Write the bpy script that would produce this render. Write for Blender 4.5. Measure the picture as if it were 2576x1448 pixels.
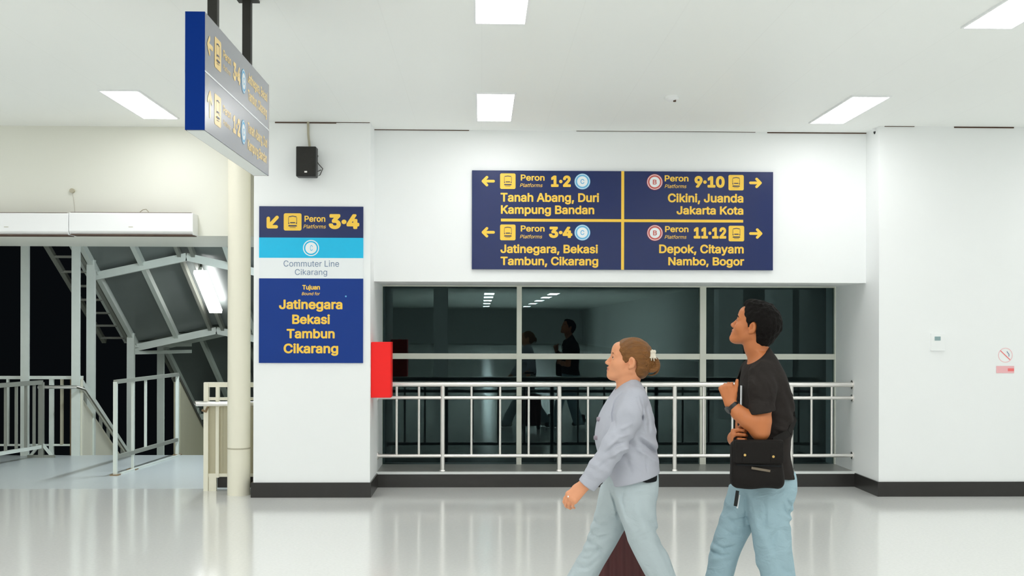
import bpy, math, random
import numpy as np
from mathutils import Vector, Matrix

for o in list(bpy.data.objects):
    bpy.data.objects.remove(o)
C = bpy.context.scene.collection
scene = bpy.context.scene
random.seed(7)

# ---------------------------------------------------------------- camera
F = 2900.0            # focal length in pixels of the 2576 x 1448 frame
EYE = 1.56            # height of the lens above the floor
HORIZON = 825.0       # pixel row of the horizon
YAW = math.radians(-1.54)
ROLL = math.radians(0.13)
cam_data = bpy.data.cameras.new('camera')
cam = bpy.data.objects.new('camera', cam_data)
C.objects.link(cam)
cam.location = (0, 0, EYE)
CAM_R = Matrix.Rotation(YAW, 3, 'Z') @ Matrix.Rotation(math.radians(90), 3, 'X') @ Matrix.Rotation(ROLL, 3, 'Z')
cam.rotation_euler = CAM_R.to_euler('XYZ')
cam_data.sensor_width = 36
cam_data.lens = F / 2576 * 36
cam_data.shift_y = (HORIZON - 724) / 2576
cam_data.clip_start = 0.05
cam_data.clip_end = 300
scene.camera = cam

# ---------------------------------------------------------------- world, exposure
world = bpy.data.worlds.new('night')
scene.world = world
world.use_nodes = True
wb = world.node_tree.nodes['Background']
wb.inputs[0].default_value = (0.35, 0.45, 0.55, 1)
wb.inputs[1].default_value = 0.004
vs = scene.view_settings
vs.view_transform = 'Standard'
vs.look = 'None'
vs.exposure = 0.84
scene.cycles.max_bounces = 12
scene.cycles.diffuse_bounces = 9
vs.gamma = 1.0
vs.use_curve_mapping = False
LAMP = 7.0           # radiance of a ceiling panel
HALL = 14.0          # the panels further back in the hall
TUBE = 5.5
LAMP_COL = (1.0, 1.0, 1.0)
CEIL = 3.45

# ---- the rest of the hall's ceiling panels, behind and beside the camera (real lamps, out of the frame)
def area_lamp(x, y, sx, sy, radiance, z=CEIL - 0.012, col=LAMP_COL):
    d = bpy.data.lights.new('ceiling_lamp', 'AREA')
    d.shape = 'RECTANGLE'
    d.size, d.size_y = sx, sy
    d.energy = radiance * math.pi * sx * sy
    d.color = col
    o = bpy.data.objects.new('ceiling_lamp', d)
    C.objects.link(o)
    o.location = (x, y, z)
    return o
COLS = (-5.93, -2.89, 0.115, 3.16, 6.2)
ROWS = (9.87, 6.52, 3.17, -0.18, -3.53)
SEEN = {(2, 0), (1, 0), (3, 0), (2, 1), (3, 1)}
for i, x in enumerate(COLS):
    for j, y in enumerate(ROWS):
        if (i, j) not in SEEN:
            area_lamp(x, y, 0.3, 1.2, LAMP if j == 0 else HALL)
for x in (0.45, 3.98):
    for y in (-39.5, -46.5, -55.0, -64.5, -76.0):
        area_lamp(x, y, 0.55, 3.4, 34)

# tube lamp under the canopy, hidden behind the column, and one over the lower flight
area_lamp(-2.75, 12.9, 0.12, 1.2, 95, z=2.9, col=(0.82, 0.93, 1.0))
area_lamp(-3.1, 17.6, 0.12, 1.2, 40, z=1.25, col=(0.85, 1.0, 0.95))

def ray(px, py):
    return CAM_R @ Vector(((px - 1288) / F, (HORIZON - py) / F, -1.0))
def at(px, py, Y):
    """The point of the plane y = Y that is seen at this pixel of the photograph."""
    r = ray(px, py)
    return Vector((0, 0, EYE)) + r * (Y / r.y)
def atX(px, py, X):
    r = ray(px, py)
    return Vector((0, 0, EYE)) + r * (X / r.x)
def atZ(px, py, Z):
    r = ray(px, py)
    return Vector((0, 0, EYE)) + r * ((Z - EYE) / r.z)

# ---------------------------------------------------------------- materials
def lin(c):
    return tuple(((v / 255) / 12.92 if v / 255 <= 0.04045 else ((v / 255 + 0.055) / 1.055) ** 2.4) for v in c) + (1,)
def mat(name, rgb, rough=0.5, metal=0.0, spec=0.5, bump=0.0, bscale=200.0, mottle=0.0, mscale=3.0, emit=0.0, stretch=None, alpha=None):
    m = bpy.data.materials.new(name)
    m.use_nodes = True
    nt = m.node_tree
    b = nt.nodes['Principled BSDF']
    col = lin(rgb)
    b.inputs['Base Color'].default_value = col
    b.inputs['Roughness'].default_value = rough
    b.inputs['Metallic'].default_value = metal
    b.inputs['Specular IOR Level'].default_value = spec
    if emit:
        b.inputs['Emission Color'].default_value = tuple(LAMP_COL) + (1,)
        b.inputs['Emission Strength'].default_value = emit
    tc = nt.nodes.new('ShaderNodeTexCoord')
    src = tc.outputs['Object']
    if stretch:
        mp = nt.nodes.new('ShaderNodeMapping')
        mp.inputs['Scale'].default_value = stretch
        nt.links.new(src, mp.inputs['Vector'])
        src = mp.outputs['Vector']
    if mottle:
        n = nt.nodes.new('ShaderNodeTexNoise')
        n.inputs['Scale'].default_value = mscale
        n.inputs['Detail'].default_value = 6
        mx = nt.nodes.new('ShaderNodeMix')
        mx.data_type = 'RGBA'
        mx.inputs[6].default_value = tuple(v * (1 - mottle) for v in col[:3]) + (1,)
        mx.inputs[7].default_value = tuple(min(1, v * (1 + mottle)) for v in col[:3]) + (1,)
        nt.links.new(src, n.inputs['Vector'])
        nt.links.new(n.outputs['Fac'], mx.inputs[0])
        nt.links.new(mx.outputs[2], b.inputs['Base Color'])
    if bump:
        n2 = nt.nodes.new('ShaderNodeTexNoise')
        n2.inputs['Scale'].default_value = bscale
        n2.inputs['Detail'].default_value = 4
        bp = nt.nodes.new('ShaderNodeBump')
        bp.inputs['Strength'].default_value = bump
        bp.inputs['Distance'].default_value = 0.01
        nt.links.new(src, n2.inputs['Vector'])
        nt.links.new(n2.outputs['Fac'], bp.inputs['Height'])
        nt.links.new(bp.outputs['Normal'], b.inputs['Normal'])
    return m

M = {}
M['wall'] = mat('white_paint', (247, 249, 249), 0.55, bump=0.04, bscale=60, mottle=0.015, mscale=1.5)
M['cream'] = mat('cream_paint', (240, 236, 218), 0.4, mottle=0.02)
M['cream_wall'] = mat('warm_white_paint', (234, 234, 224), 0.55, mottle=0.03, mscale=1.2)
M['ceiling'] = mat('ceiling_boards', (249, 251, 249), 0.5, mottle=0.02, mscale=0.7)
M['floor'] = mat('polished_terrazzo', (225, 226, 223), 0.13, spec=0.75, mottle=0.09, mscale=45, bump=0.012, bscale=14)
M['landing'] = mat('landing_floor', (206, 212, 212), 0.3, mottle=0.06, mscale=40)
M['sill'] = mat('grey_sill', (150, 150, 146), 0.35, mottle=0.08, mscale=12)
M['black_tile'] = mat('black_tile', (44, 42, 40), 0.3, mottle=0.12, mscale=14)
M['white_edge'] = mat('white_edge', (226, 230, 228), 0.4)
M['frame'] = mat('window_frame_white', (224, 226, 214), 0.4)
M['steel'] = mat('brushed_steel', (240, 237, 233), 0.34, metal=1.0)
M['white_steel'] = mat('painted_steel', (232, 238, 230), 0.45, mottle=0.05, mscale=10)
M['grey_steel'] = mat('grey_painted_steel', (150, 152, 142), 0.5, mottle=0.08, mscale=9)
M['dark_steel'] = mat('dark_steel', (70, 68, 60), 0.5)
M['rust'] = mat('rusty_paint', (150, 128, 98), 0.6, mottle=0.3, mscale=14)
M['roof'] = mat('grey_roof_sheet', (118, 124, 122), 0.33, mottle=0.12, mscale=2.5)
M['beige_panel'] = mat('beige_corrugated', (190, 184, 158), 0.5, mottle=0.05)
M['black'] = mat('black_plastic', (26, 26, 24), 0.5)
M['black_pole'] = mat('black_powder_coat', (34, 33, 28), 0.55)
M['ac_white'] = mat('white_plastic', (246, 247, 248), 0.4)
M['seam'] = mat('dark_gap', (88, 66, 52), 0.8, mottle=0.3, mscale=6)
M['cable'] = mat('grey_cable', (186, 180, 158), 0.6)
M['red'] = mat('red_enamel', (255, 8, 4), 0.5)
M['navy'] = mat('navy_vinyl', (22, 40, 94), 0.26, spec=0.4)
M['blue'] = mat('blue_vinyl', (4, 54, 138), 0.4, spec=0.3)
M['navy_gloss'] = mat('navy_gloss_panel', (30, 40, 78), 0.32, spec=1.0)
M['blue_edge'] = mat('blue_box_edge', (0, 46, 128), 0.6, spec=0.1)
M['cyan'] = mat('cyan_vinyl', (0, 190, 236), 0.4)
M['yellow'] = mat('yellow_vinyl', (252, 206, 74), 0.4)
M['white_vinyl'] = mat('white_vinyl', (240, 244, 246), 0.4)
M['badge_blue'] = mat('badge_blue', (104, 184, 226), 0.4)
M['badge_red'] = mat('badge_red', (206, 92, 84), 0.4)
M['grey_text'] = mat('slate_text', (116, 138, 168), 0.5)
M['lcd'] = mat('lcd_grey_green', (150, 176, 178), 0.35)
M['pink'] = mat('pink_print', (248, 190, 194), 0.5)
M['pink_red'] = mat('coral_print', (250, 120, 120), 0.5)
M['lamp'] = mat('lit_diffuser', (255, 255, 255), 0.5, emit=LAMP)
M['tube'] = mat('lit_tube', (255, 255, 255), 0.5, emit=TUBE)
M['night_ground'] = mat('night_ground', (30, 30, 28), 0.9)

def wrinkled(m, scale, strength, stretch=(1, 1, 1.6)):
    """adds broad soft wrinkles under the weave of a cloth material"""
    nt = m.node_tree
    bp = [n for n in nt.nodes if n.type == 'BUMP'][0]
    tc = [n for n in nt.nodes if n.type == 'TEX_COORD'][0]
    mp = nt.nodes.new('ShaderNodeMapping'); mp.inputs['Scale'].default_value = stretch; mp.inputs['Rotation'].default_value = (0, .5, 0)
    n = nt.nodes.new('ShaderNodeTexNoise'); n.inputs['Scale'].default_value = scale; n.inputs['Detail'].default_value = 3; n.inputs['Distortion'].default_value = .6
    b2 = nt.nodes.new('ShaderNodeBump'); b2.inputs['Strength'].default_value = strength; b2.inputs['Distance'].default_value = .03
    nt.links.new(tc.outputs['Object'], mp.inputs['Vector']); nt.links.new(mp.outputs['Vector'], n.inputs['Vector'])
    nt.links.new(n.outputs['Fac'], b2.inputs['Height']); nt.links.new(b2.outputs['Normal'], bp.inputs['Normal'])
def ceiling_lines(m, sx, strength):
    """thin board joints running along y"""
    nt = m.node_tree
    b = nt.nodes['Principled BSDF']
    link = b.inputs['Base Color'].links[0]
    src = link.from_socket
    tc = [n for n in nt.nodes if n.type == 'TEX_COORD'][0]
    sep = nt.nodes.new('ShaderNodeSeparateXYZ')
    nt.links.new(tc.outputs['Object'], sep.inputs[0])
    md = nt.nodes.new('ShaderNodeMath'); md.operation = 'PINGPONG'; md.inputs[1].default_value = sx / 2
    nt.links.new(sep.outputs['X'], md.inputs[0])
    lt = nt.nodes.new('ShaderNodeMath'); lt.operation = 'LESS_THAN'; lt.inputs[1].default_value = 0.004
    nt.links.new(md.outputs[0], lt.inputs[0])
    ml = nt.nodes.new('ShaderNodeMath'); ml.operation = 'MULTIPLY'; ml.inputs[1].default_value = strength
    nt.links.new(lt.outputs[0], ml.inputs[0])
    mx = nt.nodes.new('ShaderNodeMix'); mx.data_type = 'RGBA'
    mx.inputs[7].default_value = (0.45, 0.45, 0.42, 1)
    nt.links.new(ml.outputs[0], mx.inputs[0])
    nt.links.new(src, mx.inputs[6])
    nt.links.new(mx.outputs[2], b.inputs['Base Color'])
ceiling_lines(M['ceiling'], 0.6, 0.05)

def coated(m, ior, rough):
    b = m.node_tree.nodes['Principled BSDF']
    b.inputs['Coat Weight'].default_value = 1.0
    b.inputs['Coat IOR'].default_value = ior
    b.inputs['Coat Roughness'].default_value = rough
coated(M['navy_gloss'], 2.1, 0.22)
M['yellow_gloss'] = mat('yellow_under_gloss', (252, 206, 74), 0.4)
coated(M['yellow_gloss'], 1.9, 0.22)
def glass_material():
    m = bpy.data.materials.new('dark_window_glass')
    m.use_nodes = True
    nt = m.node_tree
    nt.nodes.clear()
    out = nt.nodes.new('ShaderNodeOutputMaterial')
    tr = nt.nodes.new('ShaderNodeBsdfTransparent'); tr.inputs[0].default_value = (0.55, 0.62, 0.62, 1)
    gl = nt.nodes.new('ShaderNodeBsdfGlossy'); gl.inputs['Roughness'].default_value = 0.0
    gl.inputs['Color'].default_value = (0.56, 0.78, 0.78, 1)
    fr = nt.nodes.new('ShaderNodeFresnel'); fr.inputs['IOR'].default_value = 1.5
    mx = nt.nodes.new('ShaderNodeMixShader')
    nt.links.new(fr.outputs[0], mx.inputs[0])
    nt.links.new(tr.outputs[0], mx.inputs[1])
    nt.links.new(gl.outputs[0], mx.inputs[2])
    nt.links.new(mx.outputs[0], out.inputs[0])
    return m
M['glass'] = glass_material()

# ---------------------------------------------------------------- mesh helpers
class MB:
    def __init__(s):
        s.v, s.f = [], []
    def add(s, verts, faces):
        n = len(s.v)
        s.v += [tuple(v) for v in verts]
        s.f += [tuple(i + n for i in f) for f in faces]
        return s
    def box(s, lo, hi):
        x0, y0, z0 = lo; x1, y1, z1 = hi
        return s.add([(x0, y0, z0), (x1, y0, z0), (x1, y1, z0), (x0, y1, z0), (x0, y0, z1), (x1, y0, z1), (x1, y1, z1), (x0, y1, z1)],
                     [(0, 3, 2, 1), (4, 5, 6, 7), (0, 1, 5, 4), (1, 2, 6, 5), (2, 3, 7, 6), (3, 0, 4, 7)])
    def beam(s, p, q, w, h, up=(0, 0, 1)):
        p, q, up = Vector(p), Vector(q), Vector(up)
        d = (q - p).normalized()
        a = d.cross(up)
        if a.length < 1e-4:
            a = d.cross(Vector((1, 0, 0)))
        a.normalize()
        b = a.cross(d).normalized()
        vs_ = []
        for e in (p, q):
            for i, j in ((-1, -1), (1, -1), (1, 1), (-1, 1)):
                vs_.append(e + a * (i * w / 2) + b * (j * h / 2))
        return s.add(vs_, [(0, 1, 2, 3), (7, 6, 5, 4), (0, 4, 5, 1), (1, 5, 6, 2), (2, 6, 7, 3), (3, 7, 4, 0)])
    def tube(s, pts, r, n=14, caps=True):
        pts = [Vector(p) for p in pts]
        rs = r if isinstance(r, (list, tuple)) else [r] * len(pts)
        rings, ref = [], None
        for i, p in enumerate(pts):
            d = (pts[min(i + 1, len(pts) - 1)] - pts[max(i - 1, 0)]).normalized()
            if ref is None:
                ref = Vector((0, 0, 1)) if abs(d.z) < 0.9 else Vector((1, 0, 0))
            a = (ref - d * ref.dot(d)).normalized()
            ref = a
            b = d.cross(a)
            rings.append([p + (a * math.cos(t) + b * math.sin(t)) * rs[i] for t in [2 * math.pi * k / n for k in range(n)]])
        vs_ = [v for g in rings for v in g]
        fs = []
        for i in range(len(rings) - 1):
            for k in range(n):
                k2 = (k + 1) % n
                fs.append((i * n + k, i * n + k2, (i + 1) * n + k2, (i + 1) * n + k))
        if caps:
            fs.append(tuple(range(n - 1, -1, -1)))
            fs.append(tuple((len(rings) - 1) * n + k for k in range(n)))
        return s.add(vs_, fs)
    def prism(s, poly, o, ux, uy, depth):
        """poly of 2D points on the plane (o, ux, uy), thickened by the vector depth"""
        o, ux, uy, dv = Vector(o), Vector(ux), Vector(uy), Vector(depth)
        n = len(poly)
        b = [o + ux * x + uy * y for x, y in poly]
        vs_ = b + [p + dv for p in b]
        fs = [tuple(range(n)), tuple(range(2 * n - 1, n - 1, -1))]
        for i in range(n):
            j = (i + 1) % n
            fs.append((i, i + n, j + n, j))
        return s.add(vs_, fs)
    def build(s, name, m, parent=None, smooth=False, bevel=0.0, kind=None, flat_angle=None):
        me = bpy.data.meshes.new(name)
        me.from_pydata([tuple(v) for v in s.v], [], s.f)
        me.update()
        me.materials.append(m)
        ob = bpy.data.objects.new(name, me)
        C.objects.link(ob)
        fix_normals(me)
        if smooth:
            me.polygons.foreach_set('use_smooth', [True] * len(me.polygons))
            me.set_sharp_from_angle(angle=math.radians(flat_angle or 40))
        if bevel:
            bv = ob.modifiers.new('edge', 'BEVEL'); bv.width = bevel; bv.segments = 2; bv.limit_method = 'ANGLE'
        if parent is not None:
            adopt(ob, parent)
        if kind:
            ob['kind'] = kind
        return ob
def fix_normals(me):
    import bmesh
    bm = bmesh.new(); bm.from_mesh(me)
    bmesh.ops.recalc_face_normals(bm, faces=bm.faces)
    bm.to_mesh(me); bm.free()
def world_of(o):
    m = Matrix.Translation(o.location)
    return m if o.parent is None else m
def adopt(ob, parent):
    ob.parent = parent
    base = parent
    while base.parent is not None:
        base = base.parent
    ob.matrix_parent_inverse = Matrix.Translation(base.location).inverted() if base is parent else Matrix.Identity(4)
def tag(o, label, cat, group=None):
    o['label'] = label; o['category'] = cat
    if group: o['group'] = group
    return o
def thing(name, label, cat, loc, group=None):
    o = bpy.data.objects.new(name, None)
    C.objects.link(o)
    o.location = loc
    o.empty_display_size = 0.1
    return tag(o, label, cat, group)
def struct(name, mb, m, **k):
    return mb.build(name, m, kind='structure', **k)
def box(lo, hi):
    return MB().box(lo, hi)

# 2D shapes for signs: lists of (verts2d, faces)
class S2:
    def __init__(s): s.v, s.f = [], []
    def poly(s, pts):
        n = len(s.v); e = len(s.f) * 0.00006; s.v += [(p[0], p[1], e) for p in pts]; s.f.append(tuple(range(n, n + len(pts)))); return s
    def disc(s, cx, cy, r, n=40):
        return s.poly([(cx + r * math.cos(2 * math.pi * k / n), cy + r * math.sin(2 * math.pi * k / n)) for k in range(n)])
    def ring(s, cx, cy, r0, r1, n=48, a0=0.0, a1=2 * math.pi):
        base = len(s.v)
        full = abs(a1 - a0 - 2 * math.pi) < 1e-6
        m = n if full else n + 1
        for k in range(m):
            t = a0 + (a1 - a0) * k / n
            s.v += [(cx + r0 * math.cos(t), cy + r0 * math.sin(t)), (cx + r1 * math.cos(t), cy + r1 * math.sin(t))]
        for k in range(n):
            i, j = base + 2 * k, base + 2 * ((k + 1) % m)
            s.f.append((i, i + 1, j + 1, j))
        return s
    def stroke(s, pts, w, caps=True):
        for (x0, y0), (x1, y1) in zip(pts, pts[1:]):
            l = math.hypot(x1 - x0, y1 - y0); nx, ny = -(y1 - y0) / l * w / 2, (x1 - x0) / l * w / 2
            s.poly([(x0 - nx, y0 - ny), (x1 - nx, y1 - ny), (x1 + nx, y1 + ny), (x0 + nx, y0 + ny)])
        if caps:
            for x, y in pts: s.disc(x, y, w / 2, 16)
        return s
    def rrect(s, x0, y0, x1, y1, r, n=6):
        pts = []
        for cx, cy, a in ((x1 - r, y1 - r, 0), (x0 + r, y1 - r, 90), (x0 + r, y0 + r, 180), (x1 - r, y0 + r, 270)):
            for k in range(n + 1):
                t = math.radians(a + 90 * k / n); pts.append((cx + r * math.cos(t), cy + r * math.sin(t)))
        return s.poly(pts)
_text_cache = {}
try:
    FONT = bpy.data.fonts.load(bpy.utils.system_resource('DATAFILES', path='fonts') + '/Inter.woff2')
except Exception:
    FONT = None
def outlines(txt, shear):
    """closed outlines of the lettering as point lists, letter size 1"""
    cu = bpy.data.curves.new('lettering', 'FONT')
    cu.body = txt
    if FONT: cu.font = FONT
    cu.size = 1.0; cu.shear = shear
    ob = bpy.data.objects.new('lettering', cu)
    C.objects.link(ob)
    bpy.context.view_layer.update()
    cv = ob.to_curve(bpy.context.evaluated_depsgraph_get())
    out = []
    for sp in cv.splines:
        if sp.type == 'BEZIER':
            P = sp.bezier_points; pts = []
            for a, b in zip(P, list(P[1:]) + [P[0]]):
                p0, p1, p2, p3 = [np.array(v[:2]) for v in (a.co, a.handle_right, b.handle_left, b.co)]
                ctrl = np.linalg.norm(p1 - p0 - (p3 - p0) / 3) + np.linalg.norm(p2 - p0 - (p3 - p0) * 2 / 3)
                n = 1 if ctrl < 1e-4 else 7
                for k in range(n):
                    t = k / n
                    pts.append((1 - t) ** 3 * p0 + 3 * (1 - t) ** 2 * t * p1 + 3 * (1 - t) * t * t * p2 + t ** 3 * p3)
            out.append(np.array(pts))
        elif len(sp.points):
            out.append(np.array([p.co[:2] for p in sp.points]))
    ob.to_curve_clear()
    bpy.data.objects.remove(ob); bpy.data.curves.remove(cu)
    return out
def text2d(txt, bold=0.0, shear=0.0):
    """lettering as flat faces; bold thickens the strokes by that much of the letter size, with rounded corners"""
    key = (txt, bold, shear)
    if key in _text_cache: return _text_cache[key]
    cs = outlines(txt, shear)
    allp = np.concatenate(cs)
    h = 0.0125
    x0, y0 = allp.min(0) - bold - 3 * h; x1, y1 = allp.max(0) + bold + 3 * h
    xs, ys = np.arange(x0, x1, h), np.arange(y0, y1, h)
    W = np.zeros((len(ys), len(xs)), np.int16); Dm = np.full(W.shape, 9.0)
    m = bold + 2.5 * h
    for c in cs:
        for (ax_, ay_), (bx_, by_) in zip(c, np.roll(c, -1, 0)):
            if ay_ != by_:
                lo_, hi_ = min(ay_, by_), max(ay_, by_)
                r0, r1 = np.searchsorted(ys, lo_), np.searchsorted(ys, hi_)
                for r in range(r0, r1):
                    xc = ax_ + (ys[r] - ay_) * (bx_ - ax_) / (by_ - ay_)
                    W[r, :np.searchsorted(xs, xc)] += 1 if by_ > ay_ else -1
            i0, i1 = np.searchsorted(xs, (min(ax_, bx_) - m, max(ax_, bx_) + m)); j0, j1 = np.searchsorted(ys, (min(ay_, by_) - m, max(ay_, by_) + m))
            X, Y = xs[None, i0:i1] - ax_, ys[j0:j1, None] - ay_
            ex, ey = bx_ - ax_, by_ - ay_
            t = np.clip((X * ex + Y * ey) / max(ex * ex + ey * ey, 1e-12), 0, 1)
            Dm[j0:j1, i0:i1] = np.minimum(Dm[j0:j1, i0:i1], np.hypot(X - t * ex, Y - t * ey))
    phi = np.where(W != 0, -np.maximum(Dm, 1e-3), Dm) - bold
    ins = phi < 0
    full = ins[:-1, :-1] & ins[1:, :-1] & ins[:-1, 1:] & ins[1:, 1:]
    some = (ins[:-1, :-1] | ins[1:, :-1] | ins[:-1, 1:] | ins[1:, 1:]) & ~full
    V, G = [], []
    def face(p):
        n = len(V); V.extend(p); G.append(tuple(range(n, n + len(p))))
    for r in range(full.shape[0]):
        row = np.flatnonzero(np.diff(np.concatenate(([0], full[r].astype(np.int8), [0]))))
        for a, b in zip(row[::2], row[1::2]):
            face([(xs[a], ys[r]), (xs[b], ys[r]), (xs[b], ys[r + 1]), (xs[a], ys[r + 1])])
    for r, c in np.argwhere(some):
        q = [(r, c), (r, c + 1), (r + 1, c + 1), (r + 1, c)]
        p = []
        for k in range(4):
            (ra, ca), (rb, cb) = q[k], q[(k + 1) % 4]
            fa, fb = phi[ra, ca], phi[rb, cb]
            if fa < 0: p.append((xs[ca], ys[ra]))
            if (fa < 0) != (fb < 0):
                t = fa / (fa - fb)
                p.append((xs[ca] + (xs[cb] - xs[ca]) * t, ys[ra] + (ys[rb] - ys[ra]) * t))
        if len(p) > 2: face(p)
    _text_cache[key] = (V, G)
    return _text_cache[key]
class Face:
    """A sign face: 2D shapes on it are laid out in metres along ux and z from the origin o, raised along normal n."""
    def __init__(s, o, ux, n):
        s.o, s.ux, s.n, s.uz = Vector(o), Vector(ux), Vector(n), Vector((0, 0, 1))
    def place(s, shape, name, m, parent, lift):
        me = bpy.data.meshes.new(name)
        me.from_pydata([tuple(s.o + s.ux * q[0] + s.uz * q[1] + s.n * (lift + (q[2] if len(q) > 2 else 0))) for q in shape.v], [], shape.f)
        me.update()
        me.materials.append(m)
        ob = bpy.data.objects.new(name, me)
        C.objects.link(ob)
        if parent is not None: adopt(ob, parent)
        return ob
    def text(s, txt, x0, x1, yb, cap, name, m, parent, lift, bold=0.03, shear=0.0):
        """cap-height lettering fitted between x0 and x1 with its baseline at yb"""
        v, f = text2d(txt, bold, shear)
        xs = [p[0] for p in v]
        capv, _ = text2d('H', bold, 0.0)
        hy = [p[1] for p in capv]
        sy = cap / (max(hy) - min(hy)); sx = (x1 - x0) / (max(xs) - min(xs)); x_min = min(xs); y_min = min(hy)
        sh = S2()
        sh.v = [(x0 + (q[0] - x_min) * sx, yb + (q[1] - y_min) * sy) + tuple(q[2:]) for q in v]
        sh.f = list(f)
        return s.place(sh, name, m, parent, lift)

# ================================================================= THE SETTING
YF, YU, YP, YG, YGAP = 10.65, 11.02, 11.32, 12.0, 10.95
XL = at(638, 800, YF).x; XR = at(931, 1000, YF).x       # pillar
XW = at(2211, 900, YF).x                                # edge of the wall to the right of the window
ZS = at(1560, 709.5, YU).z                              # underside of the wall above the window
PT = 0.15                                               # plinth height
struct('floor', box((-10, -92, -0.12), (10.2, 11.24, 0)), M['floor'])
struct('floor_landing', box((-10, 11.24, -0.12), (XL + 0.2, 14.2, 0)), M['landing'])
struct('floor_recess', box((XL + 0.2, 11.24, -0.12), (10.2, 12.3, 0)), M['floor'])
struct('ceiling', box((-10, -92, CEIL), (10.2, 12.6, CEIL + 0.12)), M['ceiling'])
struct('wall_back', box((XR, YU, ZS), (XW, 12.3, CEIL)), M['wall'])
struct('wall_pillar', box((XL, YF, 0), (XR, 12.3, CEIL)), M['wall'])
struct('wall_right', box((XW, YF, 0), (10.2, 12.3, CEIL)), M['wall'])
ZH = at(300, 592, YGAP).z
struct('wall_left', box((-10, YGAP, ZH), (XL, 12.45, CEIL)), M['cream_wall'])
struct('wall_west', box((-10.15, -92, 0), (-10, 12.45, CEIL)), M['wall'])
struct('wall_east', box((10.2, -92, 0), (10.35, 12.3, CEIL)), M['wall'])
struct('wall_front', box((-10, -92.15, 0), (10.2, -92, CEIL)), M['wall'])
struct('trim_1', box((XR, YP, 0.0), (XW, 12.3, PT - 0.022)), M['sill'])
struct('trim_2', box((XR, YP - 0.012, PT - 0.022), (XW, YP + 0.03, PT)), M['white_edge'])
struct('trim_3', box((XR, YP + 0.03, PT - 0.022), (XW, 12.0, PT - 0.004)), M['sill'])
BB = 0.137
struct('baseboard_back', box((XR + 0.012, YP - 0.014, 0), (XW - 0.012, YP, PT - 0.022)), M['black_tile'])
b_ = MB().box((XL - 0.02, YF - 0.014, 0), (XR + 0.012, YF, BB)).box((XR, YF, 0), (XR + 0.012, YP - 0.014, BB)).box((XL - 0.02, YF, 0), (XL, 11.2, BB))
struct('baseboard_pillar', b_, M['black_tile'])
b_ = MB().box((XW - 0.012, YF - 0.014, 0), (10.2, YF, BB)).box((XW - 0.012, YF, 0), (XW, YP - 0.014, BB))
struct('baseboard_right', b_, M['black_tile'])
# dark shadow gaps where ceiling boards and walls do not quite meet
for k, (a, b, Y, hh) in enumerate(((692, 846, YF, .012), (846, 930, YF, .005), (935, 1180, YU, .007), (1450, 1900, YU, .004), (1930, 2185, YU, .010), (2225, 2300, YF, .005), (2400, 2550, YF, .012))):
    p, q = at(a, 320, Y), at(b, 320, Y)
    struct('trim_%d' % (k + 4), box((p.x, Y - 0.006, CEIL - hh), (q.x, Y, CEIL)), M['seam'])

# window: frame members and six panes
win = bpy.data.objects.new('window_1', None); C.objects.link(win); win['kind'] = 'structure'
win.location = ((XR + XW) / 2, YG, PT)
def vx(px): return at(px, 900, YG).x
def hz(py): return at(1540, py, YG).z
zt, zb = ZS + 0.02, PT - 0.004
def part_box(nm, lo, hi, m, parent, **k): return box(lo, hi).build(nm, m, parent, **k)
xs_ = [(XR - 0.01, vx(963)), (vx(1299.5), vx(1312)), (vx(1759.5), vx(1774.5)), (vx(2097), XW + 0.01)]
for k, (a, b) in enumerate(xs_):
    part_box('frame_upright', (a, YG - 0.04, zb), (b, YG + 0.05, zt), M['frame'], win)
part_box('frame_upright', (vx(2106), YG - 0.07, zb), (vx(2110), YG - 0.04, zt), M['grey_steel'], win)
z0, z1 = hz(903), hz(889)
part_box('frame_head', (XR - .01, YG - 0.035, hz(722)), (XW + .01, YG + 0.05, zt + 0.02), M['frame'], win)
for (a, b) in zip(xs_, xs_[1:]):
    part_box('frame_rail', (a[1], YG - 0.03, z0), (b[0], YG + 0.04, z1), M['frame'], win)
    part_box('pane', (a[1] - .005, YG - 0.004, z1 - 0.005), (b[0] + .005, YG + 0.004, zt), M['glass'], win)
    part_box('pane', (a[1] - .005, YG - 0.004, zb), (b[0] + .005, YG + 0.004, z0 + .005), M['glass'], win)
# square columns standing further down the hall, seen mirrored in the window
struct('wall_column_1', box((4.1, 3.8, 0), (4.52, 4.22, CEIL)), M['wall'])
struct('wall_column_2', box((7.0, -4.3, 0), (7.55, -3.75, CEIL)), M['wall'])
struct('wall_column_3', box((-1.35, -9.3, 0), (-.95, -8.9, CEIL)), M['wall'])
struct('trim_20', box((-6.5, 24.5, -6), (10, 60, -5.8)), M['night_ground'])

# round column
cx = at(601.5, 900, 10.84).x
n = 48
mb = MB().tube([(cx, 10.84, 0), (cx, 10.84, CEIL)], at(630, 900, 10.84).x - cx, n=n)
col = mb.build('round_column', M['cream'], smooth=True)
mbj = MB().tube([(cx, 10.84, at(600, 1131, 10.74).z), (cx, 10.84, at(600, 1127, 10.74).z)], at(630, 900, 10.84).x - cx + 0.0012, n=n)
tag(col, 'round cream column standing beside the white pillar, reaching up behind the hanging sign', 'column')
mbj.build('joint_ring', M['cable'], col, smooth=True)

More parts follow.
